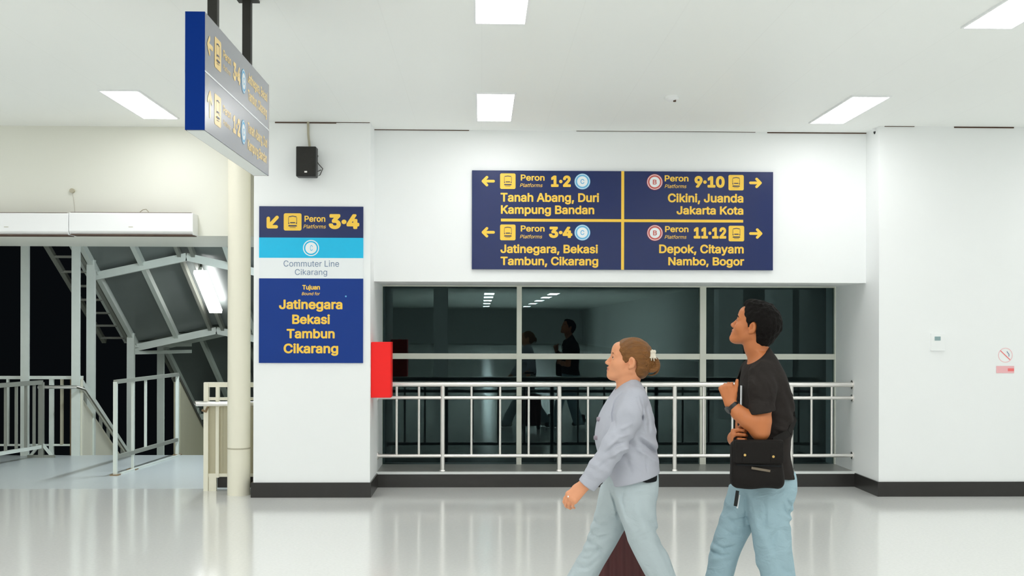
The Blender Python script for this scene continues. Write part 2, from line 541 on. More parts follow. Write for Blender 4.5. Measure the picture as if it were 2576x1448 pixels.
# ================================================================= CEILING LIGHTS
def ceiling_light(i, j, label):
    x, y = COLS[i], ROWS[j]
    t = thing('ceiling_light', label, 'ceiling light', (x, y, CEIL), 'ceiling light panels')
    f = MB()
    for lo, hi in (((-.165, -.615), (.165, -.6)), ((-.165, .6), (.165, .615)), ((-.165, -.6), (-.15, .6)), ((.15, -.6), (.165, .6))):
        f.box((x + lo[0], y + lo[1], CEIL - .012), (x + hi[0], y + hi[1], CEIL))
    f.build('frame', M['ac_white'], t)
    box((x - .15, y - .6, CEIL - .008), (x + .15, y + .6, CEIL - .001)).build('diffuser', M['lamp'], t)
ceiling_light(2, 0, 'lit ceiling panel in the middle of the ceiling, in front of the large wall sign')
ceiling_light(1, 0, 'lit slanting ceiling panel beside the blue end of the hanging sign')
ceiling_light(3, 0, 'lit slanting ceiling panel in front of the dome camera')
ceiling_light(2, 1, 'lit ceiling panel cut by the top edge of the picture, above the middle panel')
ceiling_light(3, 1, 'lit ceiling panel cut by the top right corner of the picture')

# small ceiling and wall devices
p = atZ(1690, 243, CEIL)
t = thing('smoke_detector', 'small white smoke detector on the bare ceiling between two light panels', 'detector', (p.x, p.y, CEIL))
MB().tube([(p.x, p.y, CEIL), (p.x, p.y, CEIL - .02), (p.x, p.y, CEIL - .035)], [.055, .055, .035], n=24).build('housing', M['ac_white'], t, smooth=True)
MB().tube([(p.x + .02, p.y - .02, CEIL - .03), (p.x + .02, p.y - .02, CEIL - .045)], .012, n=10).build('sensor', M['seam'], t)
p = at(2208, 330, 10.78)
t = thing('dome_camera', 'small dark dome camera under the ceiling at the corner of the wall', 'security camera', (p.x, 10.78, CEIL))
MB().tube([(p.x, 10.78, CEIL), (p.x, 10.78, CEIL - .03)], .05, n=24).build('base', M['ac_white'], t, smooth=True)
MB().tube([(p.x, 10.78, CEIL - .03), (p.x, 10.78, CEIL - .045), (p.x, 10.78, CEIL - .06), (p.x, 10.78, CEIL - .068)], [.04, .037, .025, .008], n=24).build('dome', M['black'], t, smooth=True)
p0, p1 = at(745, 368, YF - .16), at(795, 444, YF - .16)
t = thing('wall_speaker', 'black box loudspeaker mounted high on the white pillar', 'speaker', ((p0.x + p1.x) / 2, YF, p1.z))
box((p0.x, YF - .17, p1.z), (p1.x, YF - .04, p0.z)).build('cabinet', M['black'], t, bevel=.008)
box((p0.x + .012, YF - .176, p1.z + .012), (p1.x - .012, YF - .169, p0.z - .012)).build('grille', mat('speaker_mesh', (36, 35, 31), .7, bump=.5, bscale=300), t)
box((p0.x + .05, YF - .04, p1.z + .08), (p1.x - .05, YF, p0.z - .08)).build('bracket', M['dark_steel'], t)
q = at(769, 432, YF - .18)
box((q.x - .012, YF - .179, q.z - .006), (q.x + .012, YF - .175, q.z + .008)).build('badge', M['steel'], t)
w = [at(a, b, YF - .03) for a, b in ((795, 385), (800, 392), (796, 402), (801, 412), (812, 424), (805, 440), (796, 445), (797, 432), (808, 427))]
MB().tube(w, .004, n=6).build('lead', M['dark_steel'], t, smooth=True)
p = at(775, 306, YF - .012); q = at(779, 369, YF - .012)
o = MB().tube([(p.x, YF - .012, CEIL), (p.x + .002, YF - .012, (CEIL + q.z) / 2), (q.x, YF - .012, q.z)], .011, n=10).build('speaker_cable', M['cable'], smooth=True)
tag(o, 'pale cable running from the ceiling down to the black loudspeaker', 'cable')
p = at(183, 480, YGAP)
t = thing('wall_sensor', 'tiny beige sensor on the wall above the air curtains', 'sensor', (p.x, YGAP, p.z))
MB().tube([(p.x, YGAP, p.z), (p.x, YGAP - .03, p.z)], .022, n=16).build('housing', M['cable'], t, smooth=True)
q = at(189, 533, YGAP)
MB().tube([(p.x, YGAP - .004, p.z - .02), (p.x + .015, YGAP - .004, (p.z + q.z) / 2), (q.x, YGAP - .004, q.z)], .0035, n=6).build('wire', mat('thin_wire', (214, 210, 200), .6), t)

# air curtains over the way out to the stairs
def air_curtain(px0, px1, label):
    Yc = YGAP - .2
    a, b = at(px0, 534, Yc), at(px1, 590, Yc)
    t = thing('air_curtain', label, 'air curtain', ((a.x + b.x) / 2, YGAP, b.z), 'air curtains over the passage')
    m = MB()
    prof = [(0, 0), (-.17, 0), (-.2, .03), (-.2, a.z - b.z - .012), (-.19, a.z - b.z), (0, a.z - b.z)]
    m.prism([(y, z) for y, z in prof], (a.x, YGAP, b.z), (0, 1, 0), (0, 0, 1), (b.x - a.x, 0, 0))
    m.build('casing', M['ac_white'], t, bevel=.004)
    box((a.x + .01, YGAP - .19, b.z - .006), (b.x - .01, YGAP - .01, b.z + .001)).build('outlet', M['seam'], t)
    box((a.x + .01, YGAP - .185, a.z - .001), (b.x - .02, YGAP, a.z + .005)).build('top_gap', M['seam'], t)
    q = at((px0 + px1) / 2, 570, Yc)
    box((q.x - .02, Yc - .003, q.z - .004), (q.x + .02, Yc + .002, q.z + .001)).build('badge', M['cable'], t)
air_curtain(-140, 171.5, 'white air curtain at the left edge of the picture, over the dark opening')
air_curtain(173, 485, 'white air curtain nearer the round column, over the stair canopy')
w = [at(a, b, YGAP - .05) for a, b in ((352, 533), (360, 527), (368, 526), (374, 533))]
MB().tube(w, .004, n=6).build('air_curtain_lead', M['cable'], smooth=True)
tag(bpy.data.objects['air_curtain_lead'], 'short loop of wire on top of the air curtain nearer the column', 'wire')

# right wall: control panel and no smoking notice
p = at(2357, 855, YF)
t = thing('wall_control', 'white control plate with a small grey display on the bare wall', 'wall control', (p.x, YF, p.z))
a, b = at(2340, 838, YF), at(2376, 882, YF)
box((a.x, YF - .018, b.z), (b.x, YF, a.z)).build('plate', M['wall'], t, bevel=.003)
a, b = at(2349.5, 846, YF), at(2364, 856, YF)
box((a.x, YF - .021, b.z), (b.x, YF - .016, a.z)).build('display', M['lcd'], t)
fr = Face((0, YF, 0), (1, 0, 0), (0, -1, 0))
p = at(2529, 893, YF)
t = thing('no_smoking_notice', 'faint round no smoking symbol over a pink label on the wall', 'notice', (p.x, YF, p.z))
k = (at(2547, 893, YF).x - p.x)
fr.place(S2().ring(p.x, p.z, k * .93, k, 48), 'ring', M['pink'], t, .002)
fr.place(S2().stroke([(p.x - k * .68, p.z + k * .62), (p.x + k * .62, p.z - k * .6)], k * .11), 'slash', M['pink_red'], t, .0025)
fr.place(S2().stroke([(p.x + .015, p.z + k * .5), (p.x + .035, p.z + k * .1), (p.x + .033, p.z - k * .15)], k * .1), 'cigarette', M['grey_text'], t, .002)
a, b = at(2506, 920, YF), at(2551, 938, YF)
fr.place(S2().poly([(a.x, b.z), (b.x, b.z), (b.x, a.z), (a.x, a.z)]), 'label_strip', M['pink'], t, .002)
a, b = at(2535, 926, YF), at(2550.5, 933, YF)
fr.place(S2().poly([(a.x, b.z), (b.x, b.z), (b.x, a.z), (a.x, a.z)]), 'label_block', M['pink_red'], t, .003)

# red box on the side of the pillar
Yr = 10.72
a, b = at(931, 860, Yr), at(983, 1000, Yr)
t = thing('red_alarm_box', 'bright red box fixed to the side of the white pillar beside the window', 'alarm box', ((a.x + b.x) / 2, Yr + .1, b.z))
box((XR + .001, Yr, b.z), (b.x, Yr + .22, a.z)).build('housing', M['red'], t, bevel=.004)
box((XR + .006, Yr - .004, b.z + .006), (b.x - .005, Yr + .001, a.z - .006)).build('door', M['red'], t)

# ================================================================= SIGNS
def arrow2d(x0, x1, yc, d, w, hh):
    """horizontal arrow from x0 (tail) to x1 (tip)"""
    s = S2()
    sg = 1 if x1 > x0 else -1
    tip = x1 - sg * w * .6
    s.stroke([(x0 + sg * w / 2, yc), (tip, yc)], w)
    s.stroke([(tip - sg * hh, yc + hh), (tip, yc), (tip - sg * hh, yc - hh)], w)
    return s
def train_icon(face, x0, y0, x1, y1, parent, lift, dark, light=None):
    w, h = x1 - x0, y1 - y0
    ic = face.place(S2().rrect(x0, y0, x1, y1, w * .1), 'train_symbol', light or M['yellow'], parent, lift)
    def P(u, v): return (x0 + u * w, y0 + v * h)
    s = S2()
    s.stroke([P(.30, .80), P(.5, .835), P(.70, .80)], w * .045)
    s.stroke([P(.27, .76), P(.27, .38)], w * .022); s.stroke([P(.73, .76), P(.73, .38)], w * .022)
    s.stroke([P(.38, .455), P(.62, .455)], w * .055)
    s.stroke([P(.29, .45), P(.30, .40)], w * .03); s.stroke([P(.71, .45), P(.70, .40)], w * .03)
    s.stroke([P(.29, .275), P(.71, .275)], w * .065)
    s.stroke([P(.34, .18), P(.66, .18)], w * .02)
    sb = face.place(s, 'train_outline', dark, ic, lift + .0012)
    return ic
def badge(face, cx, cy, r, letter, ring_m, parent, lift):
    b = face.place(S2().disc(cx, cy, r), 'line_badge', ring_m, parent, lift)
    face.place(S2().ring(cx, cy, r * .86, r * .93), 'badge_ring', M['white_vinyl'], b, lift + .0012)
    face.place(S2().disc(cx, cy, r * .66), 'badge_disc', M['white_vinyl'], b, lift + .0012)
    face.text(letter, cx - r * .24, cx + r * .24, cy - r * .3, r * .6, 'badge_letter', ring_m, b, lift + .0024, bold=.015)
    return b

def wall_text(face, Y, txt, x0, x1, y0, y1, name, m, parent, lift, bold=.03, shear=0.0):
    a, b = at(x0, y1, Y), at(x1, y0, Y)
    return face.text(txt, a.x, b.x, a.z, b.z - a.z, name, m, parent, lift, bold, shear)

# the large sign on the wall above the window
fw = Face((0, YU - .03, 0), (1, 0, 0), (0, -1, 0))
Yw = YU - .03
a, b = at(1187.5, 428, Yw), at(1944.5, 679.5, Yw)
sg = thing('platform_sign', 'wide navy sign with four platform directions on the wall above the window', 'sign', ((a.x + b.x) / 2, YU, b.z))
box((a.x, YU - .03, b.z), (b.x, YU, a.z)).build('panel', M['navy'], sg, bevel=.002)
p, q = at(1562.6, 600, Yw), at(1570, 600, Yw)
fw.place(S2().poly([(p.x, b.z), (q.x, b.z), (q.x, a.z), (p.x, a.z)]), 'divider', M['yellow'], sg, .001)
p, q = at(1260, 556.5, Yw), at(1869.5, 551, Yw)
fw.place(S2().rrect(p.x, p.z - .001, q.x, p.z + .026, .004), 'divider', M['yellow'], sg, .0015)
def quadrant(Y, face, sg, arrow, icon, peron, plat, num, circ, lines, letter):
    T = lambda t, x0, x1, y0, y1, nm, bold=.03, sh=0.0: wall_text(face, Y, t, x0, x1, y0, y1, nm, M['yellow'], sg, .001, bold, sh)
    p, q = at(arrow[0], arrow[2], Y), at(arrow[1], arrow[2], Y)
    face.place(arrow2d(p.x, q.x, p.z, 1, .026, .037), 'arrow', M['yellow'], sg, .001)
    p, q = at(icon[0], icon[3], Y), at(icon[1], icon[2], Y)
    train_icon(face, p.x, p.z, q.x, q.z, sg, .001, M['navy'])
    T('Peron', *peron, 'lettering', .022)
    T('Platforms', *plat, 'lettering', .004, .25)
    T(num[0], *num[1:], 'platform_number', .045)
    p = at(circ[0], circ[1], Y)
    badge(face, p.x, p.z, at(circ[0] + 20, circ[1], Y).x - p.x, letter, M['badge_blue' if letter == 'C' else 'badge_red'], sg, .001)
    for l in lines: T(*l, 'lettering', .026)
D = '\u00b7'
quadrant(Yw, fw, sg, (1245, 1211, 455.5), (1258, 1297, 436, 475), (1310, 1370, 439, 454), (1308, 1365, 461.5, 470), ('1' + D + '2', 1386, 1436, 441.5, 470), (1465, 456.3),
         (('Tanah Abang, Duri', 1259, 1507, 486, 507), ('Kampung Bandan', 1260, 1495, 517, 537.5)), 'C')
quadrant(Yw, fw, sg, (1245, 1211, 584), (1258, 1297, 564.5, 604), (1310, 1370, 567, 582), (1308, 1364, 590.5, 599), ('3' + D + '4', 1381, 1440, 570, 598), (1465, 584.7),
         (('Jatinegara, Bekasi', 1259, 1504, 615.5, 636), ('Tambun, Cikarang', 1259, 1505, 646, 666.5)), 'C')
quadrant(Yw, fw, sg, (1884.5, 1917, 459.7), (1832.4, 1871, 440, 478.5), (1672, 1732, 441, 456), (1672, 1727, 464, 472.5), ('9' + D + '10', 1747, 1823, 443, 471.5), (1647, 457.7),
         (('Cikini, Juanda', 1680, 1870, 487.5, 508.5), ('Jakarta Kota', 1702, 1870, 519, 539)), 'B')
quadrant(Yw, fw, sg, (1884.5, 1918.5, 587), (1832.8, 1872, 567.6, 606.7), (1673, 1732, 568.5, 583.5), (1672, 1727, 591.5, 600), ('11' + D + '12', 1745, 1827, 571.5, 599.7), (1647.5, 585.5),
         (('Depok, Citayam', 1658, 1871, 615.5, 636.5), ('Nambo, Bogor', 1681, 1872, 647, 667)), 'B')

# the tall sign on the pillar
fp = Face((0, YF - .012, 0), (1, 0, 0), (0, -1, 0))
Yq = YF - .012
a, b = at(652, 519, Yq), at(913, 912, Yq)
sg = thing('line_sign', 'tall sign in navy, cyan, white and blue bands on the front of the white pillar', 'sign', ((a.x + b.x) / 2, YF, b.z))
zz = [at(780, v, Yq).z for v in (519, 597.5, 648.5, 700, 912.5)]
for nm, i, m in (('platform_panel', 0, M['navy']), ('line_band', 1, M['cyan']), ('name_band', 2, M['white_vinyl']), ('destination_panel', 3, M['blue'])):
    box((a.x, YF - .012, zz[i + 1]), (b.x, YF, zz[i])).build(nm, m, sg)
WT = lambda t, x0, x1, y0, y1, nm='lettering', bold=.03, m=M['yellow'], sh=0.0: wall_text(fp, Yq, t, x0, x1, y0, y1, nm, m, sg, .001, bold, sh)
p, q = at(697, 546.5, Yq), at(675, 570, Yq)
w_ = .032
s = S2().stroke([(p.x, p.z), (q.x, q.z)], w_)
s.stroke([(q.x, at(675, 549, Yq).z), (q.x, q.z), (at(695, 570, Yq).x, q.z)], w_)
fp.place(s, 'arrow', M['yellow'], sg, .001)
p, q = at(713.8, 579.5, Yq), at(758.6, 536.3, Yq)
train_icon(fp, p.x, p.z, q.x, q.z, sg, .001, M['navy'])
WT('Peron', 766, 818.5, 542.5, 557.5, bold=.022)
WT('Platforms', 763, 820, 565, 574, bold=.004, sh=.25)
WT('3' + D + '4', 827, 904, 538.5, 575.5, 'platform_number', bold=.045)
p = at(782.5, 623.5, Yq); r = at(802.8, 623, Yq).x - p.x
bd = fp.place(S2().ring(p.x, p.z, r * .88, r), 'line_badge', M['white_vinyl'], sg, .001)
fp.place(S2().disc(p.x, p.z, r * .71), 'badge_disc', M['white_vinyl'], bd, .001)
fp.text('C', p.x - r * .12, p.x + r * .2, p.z - r * .34, r * .68, 'badge_letter', M['cyan'], bd, .002, bold=.0)
WT('Commuter Line', 713.5, 853, 655.5, 670, bold=0.0, m=M['grey_text'])
WT('Cikarang', 742, 823, 677, 691, bold=0.0, m=M['grey_text'])
WT('Tujuan', 760.5, 805, 716.5, 728, bold=.03)
WT('Bound for', 759, 805, 734.5, 742, bold=.01, sh=.2)
for t_, x0, x1, y0, y1 in (('Jatinegara', 702, 861.5, 753.5, 777), ('Bekasi', 735, 830, 791, 814.5), ('Tambun', 721, 842, 827, 850.5), ('Cikarang', 713.5, 851, 864, 888)):
    WT(t_, x0, x1, y0, y1, bold=.028)
p = at(870, 745, Yq)
fp.place(S2().disc(p.x, p.z, .008, 12), 'sticker_speck', M['badge_blue'], sg, .001)

# the hanging sign, seen edge-on
Xs = -1.30
fe = atX(515, 178, Xs).y
YN, YFAR = atX(515, 178, Xs).y, atX(676, 335, Xs).y
zt_, zb_ = at(515, 29, YN).z, at(515, 326.5, YN).z
XE = at(465.5, 178, YN).x
sg = thing('hanging_sign', 'long double sided navy sign hanging edge-on from the ceiling on two black poles', 'hanging sign', ((Xs + XE) / 2, (YN + YFAR) / 2, zb_))
box((XE + .004, YN + .004, zb_ + .004), (Xs - .004, YFAR, zt_ - .004)).build('case', M['grey_steel'], sg)
box((XE, YN, zb_), (Xs, YN + .005, zt_)).build('end_cap', M['blue_edge'], sg)
box((Xs - .004, YN + .005, zb_), (Xs, YFAR, zt_)).build('front_panel', M['navy_gloss'], sg)
box((XE, YN + .005, zb_), (XE + .004, YFAR, zt_)).build('back_panel', M['navy_gloss'], sg)
box((XE + .004, YN + .02, zb_ - .002), (Xs - .004, YFAR - .02, zb_ + .004)).build('underside', M['white_edge'], sg)
box((XE, YFAR, zb_), (Xs, YFAR + .005, zt_)).build('end_cap', mat('brown_edge', (120, 70, 40), .5), sg)
XM = (Xs + XE) / 2
for px in (536.5, 622):
    yy = atX(px, 100, XM).y
    t_ = box((XM - .024, yy - .024, zt_ - .004), (XM + .024, yy + .024, CEIL)).build('pole', M['black_pole'], sg)
    box((XM - .06, yy - .06, CEIL - .012), (XM + .06, yy + .06, CEIL)).build('flange', M['black_pole'], t_)
for side, fh in ((1, Face((Xs, 0, 0), (0, 1, 0), (1, 0, 0))), (-1, Face((XE, YN + YFAR, 0), (0, -1, 0), (-1, 0, 0)))):
    H = zt_ - zb_; zm = (zt_ + zb_) / 2
    fh.place(S2().poly([(YN, zm - .004), (YFAR, zm - .004), (YFAR, zm + .004), (YN, zm + .004)]), 'divider', M['white_vinyl'], sg, .001)
    yx = lambda px: atX(px, 300, Xs).y
    for row, (zc, kind, num, l1, l2) in enumerate(((zm + H * .25, 'left', '3' + D + '4', 'Jatinegara, Bekasi', 'Tambun, Cikarang'), (zm - H * .25, 'up', '1' + D + '2', 'Tanah Abang, Duri', 'Kampung Bandan'))):
        y0, y1 = yx(520), yx(535)
        if kind == 'left':
            s = arrow2d(y1, y0, zc, 1, .024, .036)
        else:
            yc = (y0 + y1) / 2; s = S2().stroke([(yc, zc - .055), (yc, zc + .05)], .024).stroke([(yc - .038, zc + .014), (yc, zc + .055), (yc + .038, zc + .014)], .024)
        fh.place(s, 'arrow', M['yellow_gloss'], sg, .001)
        train_icon(fh, yx(539), zc - .075, yx(555.5), zc + .075, sg, .001, M['navy'], M['yellow_gloss'])
        fh.text('Peron', yx(561), yx(580.5), zc + .012, .042, 'lettering', M['yellow_gloss'], sg, .001, .022)
        fh.text('Platforms', yx(561), yx(579.5), zc - .045, .026, 'lettering', M['yellow_gloss'], sg, .001, .004, .25)
        fh.text(num, yx(586), yx(604), zc - .045, .095, 'platform_number', M['yellow_gloss'], sg, .001, .045)
        badge(fh, yx(612.2), zc, .066, 'C', M['badge_blue'], sg, .001)
        fh.text(l1, yx(623), yx(672), zc + .02, .058, 'lettering', M['yellow_gloss'], sg, .001, .028)
        fh.text(l2, yx(623), yx(671), zc - .075, .058, 'lettering', M['yellow_gloss'], sg, .001, .028)

# ================================================================= RAILING IN FRONT OF THE WINDOW
YR = 11.4
rz = lambda py: at(1540, py, YR).z
rx = lambda px: at(px, 1080, YR).x
t = thing('window_railing', 'brushed steel railing on the plinth in front of the dark window', 'railing', ((XR + XW) / 2, YR, PT))
for nm, py, r, a_, b_ in (('top_rail', 966.5, .026, XR, XW), ('middle_rail', 1000, .0185, XR, XW), ('bottom_rail', 1145.5, .0185, XR, XW)):
    z = rz(py)
    MB().tube([(a_, YR, z), (b_, YR, z)], r, n=20).build(nm, M['steel'], t, smooth=True)
    for x in (a_, b_):
        s_ = 1 if x == a_ else -1
        MB().tube([(x, YR, z), (x + s_ * .012, YR, z)], r + .018, n=20).build('flange', M['steel'], t, smooth=True)
for px in (1113.5, 1407, 1697, 1990):
    MB().tube([(rx(px), YR, PT), (rx(px), YR, PT + .012), (rx(px), YR, PT + .0125), (rx(px), YR, rz(966))], [.036, .032, .0235, .0235], n=16).build('post', M['steel'], t, smooth=True)
for px in (998, 1054, 1186, 1258, 1330, 1479, 1552, 1625, 1770, 1842, 1916, 2041, 2092):
    MB().tube([(rx(px), YR, rz(1145)), (rx(px), YR, rz(967))], .0125, n=12).build('baluster', M['steel'], t, smooth=True)

# ================================================================= THE STAIRS BEYOND THE OPENING
YE = 14.2                       # edge of the landing
SL = 0.57                       # slope of the flights
XA, XB, XC = -4.92, -3.74, -2.62
def zroof(Y):
    if Y <= 16.7: return EYE + .75 - .56 * (Y - 15.0)
    if Y <= 18.1: return zroof(16.7)
    return zroof(16.7) - .56 * (Y - 18.1)
# steps
s_ = MB()
for k in range(24):
    y = YE + k * .3
    s_.box((XA, y, -.17 * (k + 1) - .3), (XC, y + .3, -.17 * (k + 1)))
struct('floor_steps', s_, M['landing'])

# canopy
t = thing('stair_canopy', 'gabled grey steel canopy sloping down over the dark stairs', 'canopy', (-3.8, 15, 0))
RX, RH = -3.8, .25
def roof_z(x, Y): return zroof(Y) + RH * (1 - abs(x - RX) / 1.15)
secs = [12.6, 15.0, 16.7, 18.1, 20.4, 22.7]
XE0, XE1 = RX - 1.15, RX + 1.15
for y0, y1 in zip(secs, secs[1:]):
    for xa, xb in ((XE0, RX), (RX, XE1)):
        m = MB()
        m.add([(xa, y0, roof_z(xa, y0)), (xb, y0, roof_z(xb, y0)), (xb, y1, roof_z(xb, y1)), (xa, y1, roof_z(xa, y1)),
               (xa, y0, roof_z(xa, y0) + .03), (xb, y0, roof_z(xb, y0) + .03), (xb, y1, roof_z(xb, y1) + .03), (xa, y1, roof_z(xa, y1) + .03)],
              [(0, 3, 2, 1), (4, 5, 6, 7), (0, 1, 5, 4), (1, 2, 6, 5), (2, 3, 7, 6), (3, 0, 4, 7)])
        m.build('roof_sheet', M['roof'], t)
    for x in (XE0, RX - .575, RX + .575, XE1):
        MB().beam((x, y0, roof_z(x, y0) - .05), (x, y1, roof_z(x, y1) - .05), .06, .09).build('purlin', M['white_steel'], t)
    MB().beam((XE0 - .07, y0, zroof(y0) - .03), (XE0 - .07, y1, zroof(y1) - .03), .05, .12).build('gutter', M['grey_steel'], t)
    for dx in (-.09, .09):
        MB().beam((RX + dx, y0, roof_z(RX, y0) - .07), (RX + dx, y1, roof_z(RX, y1) - .07), .045, .08).build('ridge_beam', M['grey_steel'], t)
for y in secs[1:]:
    for xa, xb in ((XE0 - .02, RX), (RX, XE1 + .02)):
        MB().beam((xa, y, roof_z(xa, y) - .09), (xb, y, roof_z(xb, y) - .09), .07, .1).build('rafter', M['white_steel'], t)
for y, x in ((14.78, XE0), (16.45, XE0), (17.9, XE0 + .02), (20.2, XE0), (16.6, XE1), (20.2, XE1)):
    box((x - .05, y - .03, -.17 * max(0, (y - YE) / .3) - .4), (x + .05, y + .03, zroof(y) - .02)).build('canopy_post', M['white_steel'], t)
for z in (0, -.1):
    MB().beam((XE0 - .02, 16.6, zroof(16.7) - .06 + z), (XE0 + .55, 17.6, zroof(16.7) - .06 + z), .05, .05).build('landing_beam', M['white_steel'], t)

# ladder-like bracket outside the canopy
t = thing('cable_ladder', 'ladder-like steel frame sloping down outside the canopy against the night', 'cable ladder', (-5.25, 15, 1))
for x, m, w in ((-5.42, M['grey_steel'], .06), (-5.1, M['white_steel'], .06)):
    MB().beam((x, 13.0, zroof(13.0)), (x, 16.75, zroof(16.75)), w, .06).build('side_rail', m, t)
y = 13.2
while y < 16.75:
    MB().beam((-5.42, y, zroof(y)), (-5.1, y, zroof(y)), .05, .03).build('rung', M['grey_steel'], t)
    y += .31

# tube light under the ridge
t = thing('tube_light', 'glowing white tube light fixture under the ridge of the stair canopy', 'tube light', (-3.68, 15.65, 2))
y0, y1 = 15.2, 16.12
zz = lambda y: EYE + .845 - .56 * (y - 15)
MB().beam((-3.68, y0, zz(y0) + .04), (-3.68, y1, zz(y1) + .04), .05, .05).build('housing', M['white_steel'], t)
MB().beam((-3.68, y0 + .01, zz(y0 + .01)), (-3.68, y1 - .01, zz(y1 - .01)), .17, .05).build('diffuser', M['tube'], t)
for y in (15.25, 16.05):
    MB().beam((-3.68, y, zz(y) + .05), (-3.68, y, zz(y) + .14), .03, .03).build('bracket', M['dark_steel'], t)

# tall posts at the landing edge
for px, lab in ((62, 'tall pale steel post at the landing edge, the one against the open night sky'), (190, 'tall pale steel post at the landing edge where the cable ladder passes behind')):
    p = at(px, 1000, YE - .06)
    o = box((p.x - .048, YE - .07, 0), (p.x + .048, YE - .03, 2.75)).build('steel_post', M['white_steel'])
    tag(o, lab, 'post', 'posts at the landing edge')

# parapets beside the flight
def sloped_wall(name, x0, x1, ztop, m, parent):
    mm = MB()
    y1 = 21.0
    prof = [(YE + .06, -.3), (YE + .06, ztop - SL * .06), (y1, ztop - SL * (y1 - YE)), (y1, ztop - SL * (y1 - YE) - 1.2)]
    mm.prism(prof, (x0, 0, 0), (0, 1, 0), (0, 0, 1), (x1 - x0, 0, 0))
    return mm.build(name, m, parent)
t = thing('stair_parapet', 'cream stair parapet with a steel rail, sloping down on the open night side', 'parapet', (XA, YE, 0))
sloped_wall('wall_panel', XA - .1, XA, .78, M['cream'], t)
for z, r in ((1.0, .035),):
    MB().beam((XA - .05, YE + .05, z), (XA - .05, 21, z - SL * (21 - YE)), .06, .06).build('top_rail', M['white_steel'], t)
for k in range(18):
    y = YE + .12 + k * .3
    MB().beam((XA - .05, y, .78 - SL * (y - YE)), (XA - .05, y, 1.0 - SL * (y - YE)), .05, .03).build('baluster', M['grey_steel'], t)
MB().tube([(at(108, 975, YE - .05).x, YE - .2, .84), (XA + .06, YE - .2, .84), (XA + .08, YE, .80), (XA + .08, 21, .80 - SL * (21 - YE))], .022, n=10).build('handrail', M['steel'], t, smooth=True)
t = thing('stair_divider', 'dull cream divider wall between the two flights of the stairs', 'parapet', (XB, YE, 0))
sloped_wall('wall_panel', XB - .03, XB + .05, .93, M['beige_panel'], t)
MB().beam((XB + .01, YE, .95), (XB + .01, 21, .95 - SL * (21 - YE)), .1, .04).build('coping', M['dark_steel'], t)
t = thing('stair_side_wall', 'cream parapet closing the stairs behind the round column', 'parapet', (XC, YE, 0))
sloped_wall('wall_panel', XC, XC + .1, .9, M['cream'], t)

# railing along the landing edge
t = thing('landing_railing', 'pale steel railing along the far edge of the landing, behind the tall posts', 'railing', (-5.5, YE, 0))
zr = lambda py: at(100, py, YE).z
X0, X1 = -6.7, at(208, 950, YE).x
box((X0, YE - .03, zr(953)), (X1, YE + .03, zr(945))).build('top_rail', M['white_steel'], t)
box((X0, YE - .015, zr(1121)), (X1, YE + .015, zr(1116))).build('bottom_rail', M['white_steel'], t)
for px, w, m, bot in ((-60, .05, 'white_steel', 1143), (20, .025, 'white_steel', 1118), (130, .05, 'white_steel', 1143), (156, .03, 'cable', 1118), (184, .06, 'rust', 1143), (203, .05, 'cream', 1143)):
    p = at(px, 1000, YE)
    box((p.x - w / 2, YE - .02, 0 if bot > 1130 else zr(1118)), (p.x + w / 2, YE + .02, zr(948))).build('post' if bot > 1130 else 'baluster', M[m], t)

# gate-like railing running towards the landing edge
t = thing('side_railing', 'grey steel railing with splayed foot braces standing in front of the landing edge', 'railing', (-5.5, 13.4, 0))
A = Vector((-5.66, 12.2, 0)); B = Vector((at(104, 1000, 13.95).x, 13.95, 0))
hz_ = .9
up = Vector((0, 0, 1))
MB().beam(A + up * hz_, B + up * hz_, .05, .05).build('top_rail', M['grey_steel'], t)
MB().beam(A + up * .13, B + up * .13, .04, .04).build('bottom_rail', M['white_steel'], t)
for f in (0, .2, .36, .5, .62, .73, .83, .92):
    p = A.lerp(B, f)
    MB().beam(p + up * .13, p + up * hz_, .028, .028).build('baluster', M['grey_steel'], t)
MB().beam(B, B + up * hz_, .055, .055).build('post', M['grey_steel'], t)
for dx in (-.13, .13):
    MB().beam(B + Vector((dx, 0, .015)), B + Vector((dx * .1, 0, .16)), .03, .03).build('brace', M['white_steel'], t)
MB().beam(B + Vector((-.16, 0, .015)), B + Vector((.16, 0, .015)), .04, .03).build('foot', M['grey_steel'], t)
MB().tube([A + Vector((.1, 0, .82)), A.lerp(B, .28) + Vector((.12, 0, .82))], .022, n=10).build('handrail', M['steel'], t, smooth=True)

# railing panel between the two lanes of the landing
t = thing('lane_railing', 'grey open railing panel that splits the landing into two lanes', 'railing', (-3.8, 13.2, 0))
A = atZ(290, 1195, 0); B = atZ(448, 1143.5, 0); B = A.lerp(B, .985)
ht, hb = .985, .19
MB().beam(A + up * ht, B + up * ht, .045, .04).build('top_rail', M['grey_steel'], t)
MB().beam(A + up * hb, B + up * hb, .035, .04).build('bottom_rail', M['grey_steel'], t)
for f in (0, 1):
    p = A.lerp(B, f)
    MB().beam(p, p + up * ht, .038, .038).build('post', M['white_steel'], t)
    MB().beam(p, p + up * .012, .09, .09).build('foot_plate', M['rust'], t)
for f in (.25, .45):
    p = A.lerp(B, f)
    MB().beam(p + up * (hb if f > .4 else 0), p + up * ht, .026, .026).build('baluster' if f > .4 else 'post', M['white_steel'], t)
p = A.lerp(B, .25)
MB().beam(p, p + up * .012, .1, .1).build('foot_plate', M['rust'], t)
o = MB().beam(A + Vector((.03, .1, .009)), B + Vector((.05, -.1, .009)), .03, .018).build('floor_track', M['white_steel'])
tag(o, 'low steel track on the landing floor under the open railing panel', 'floor track')

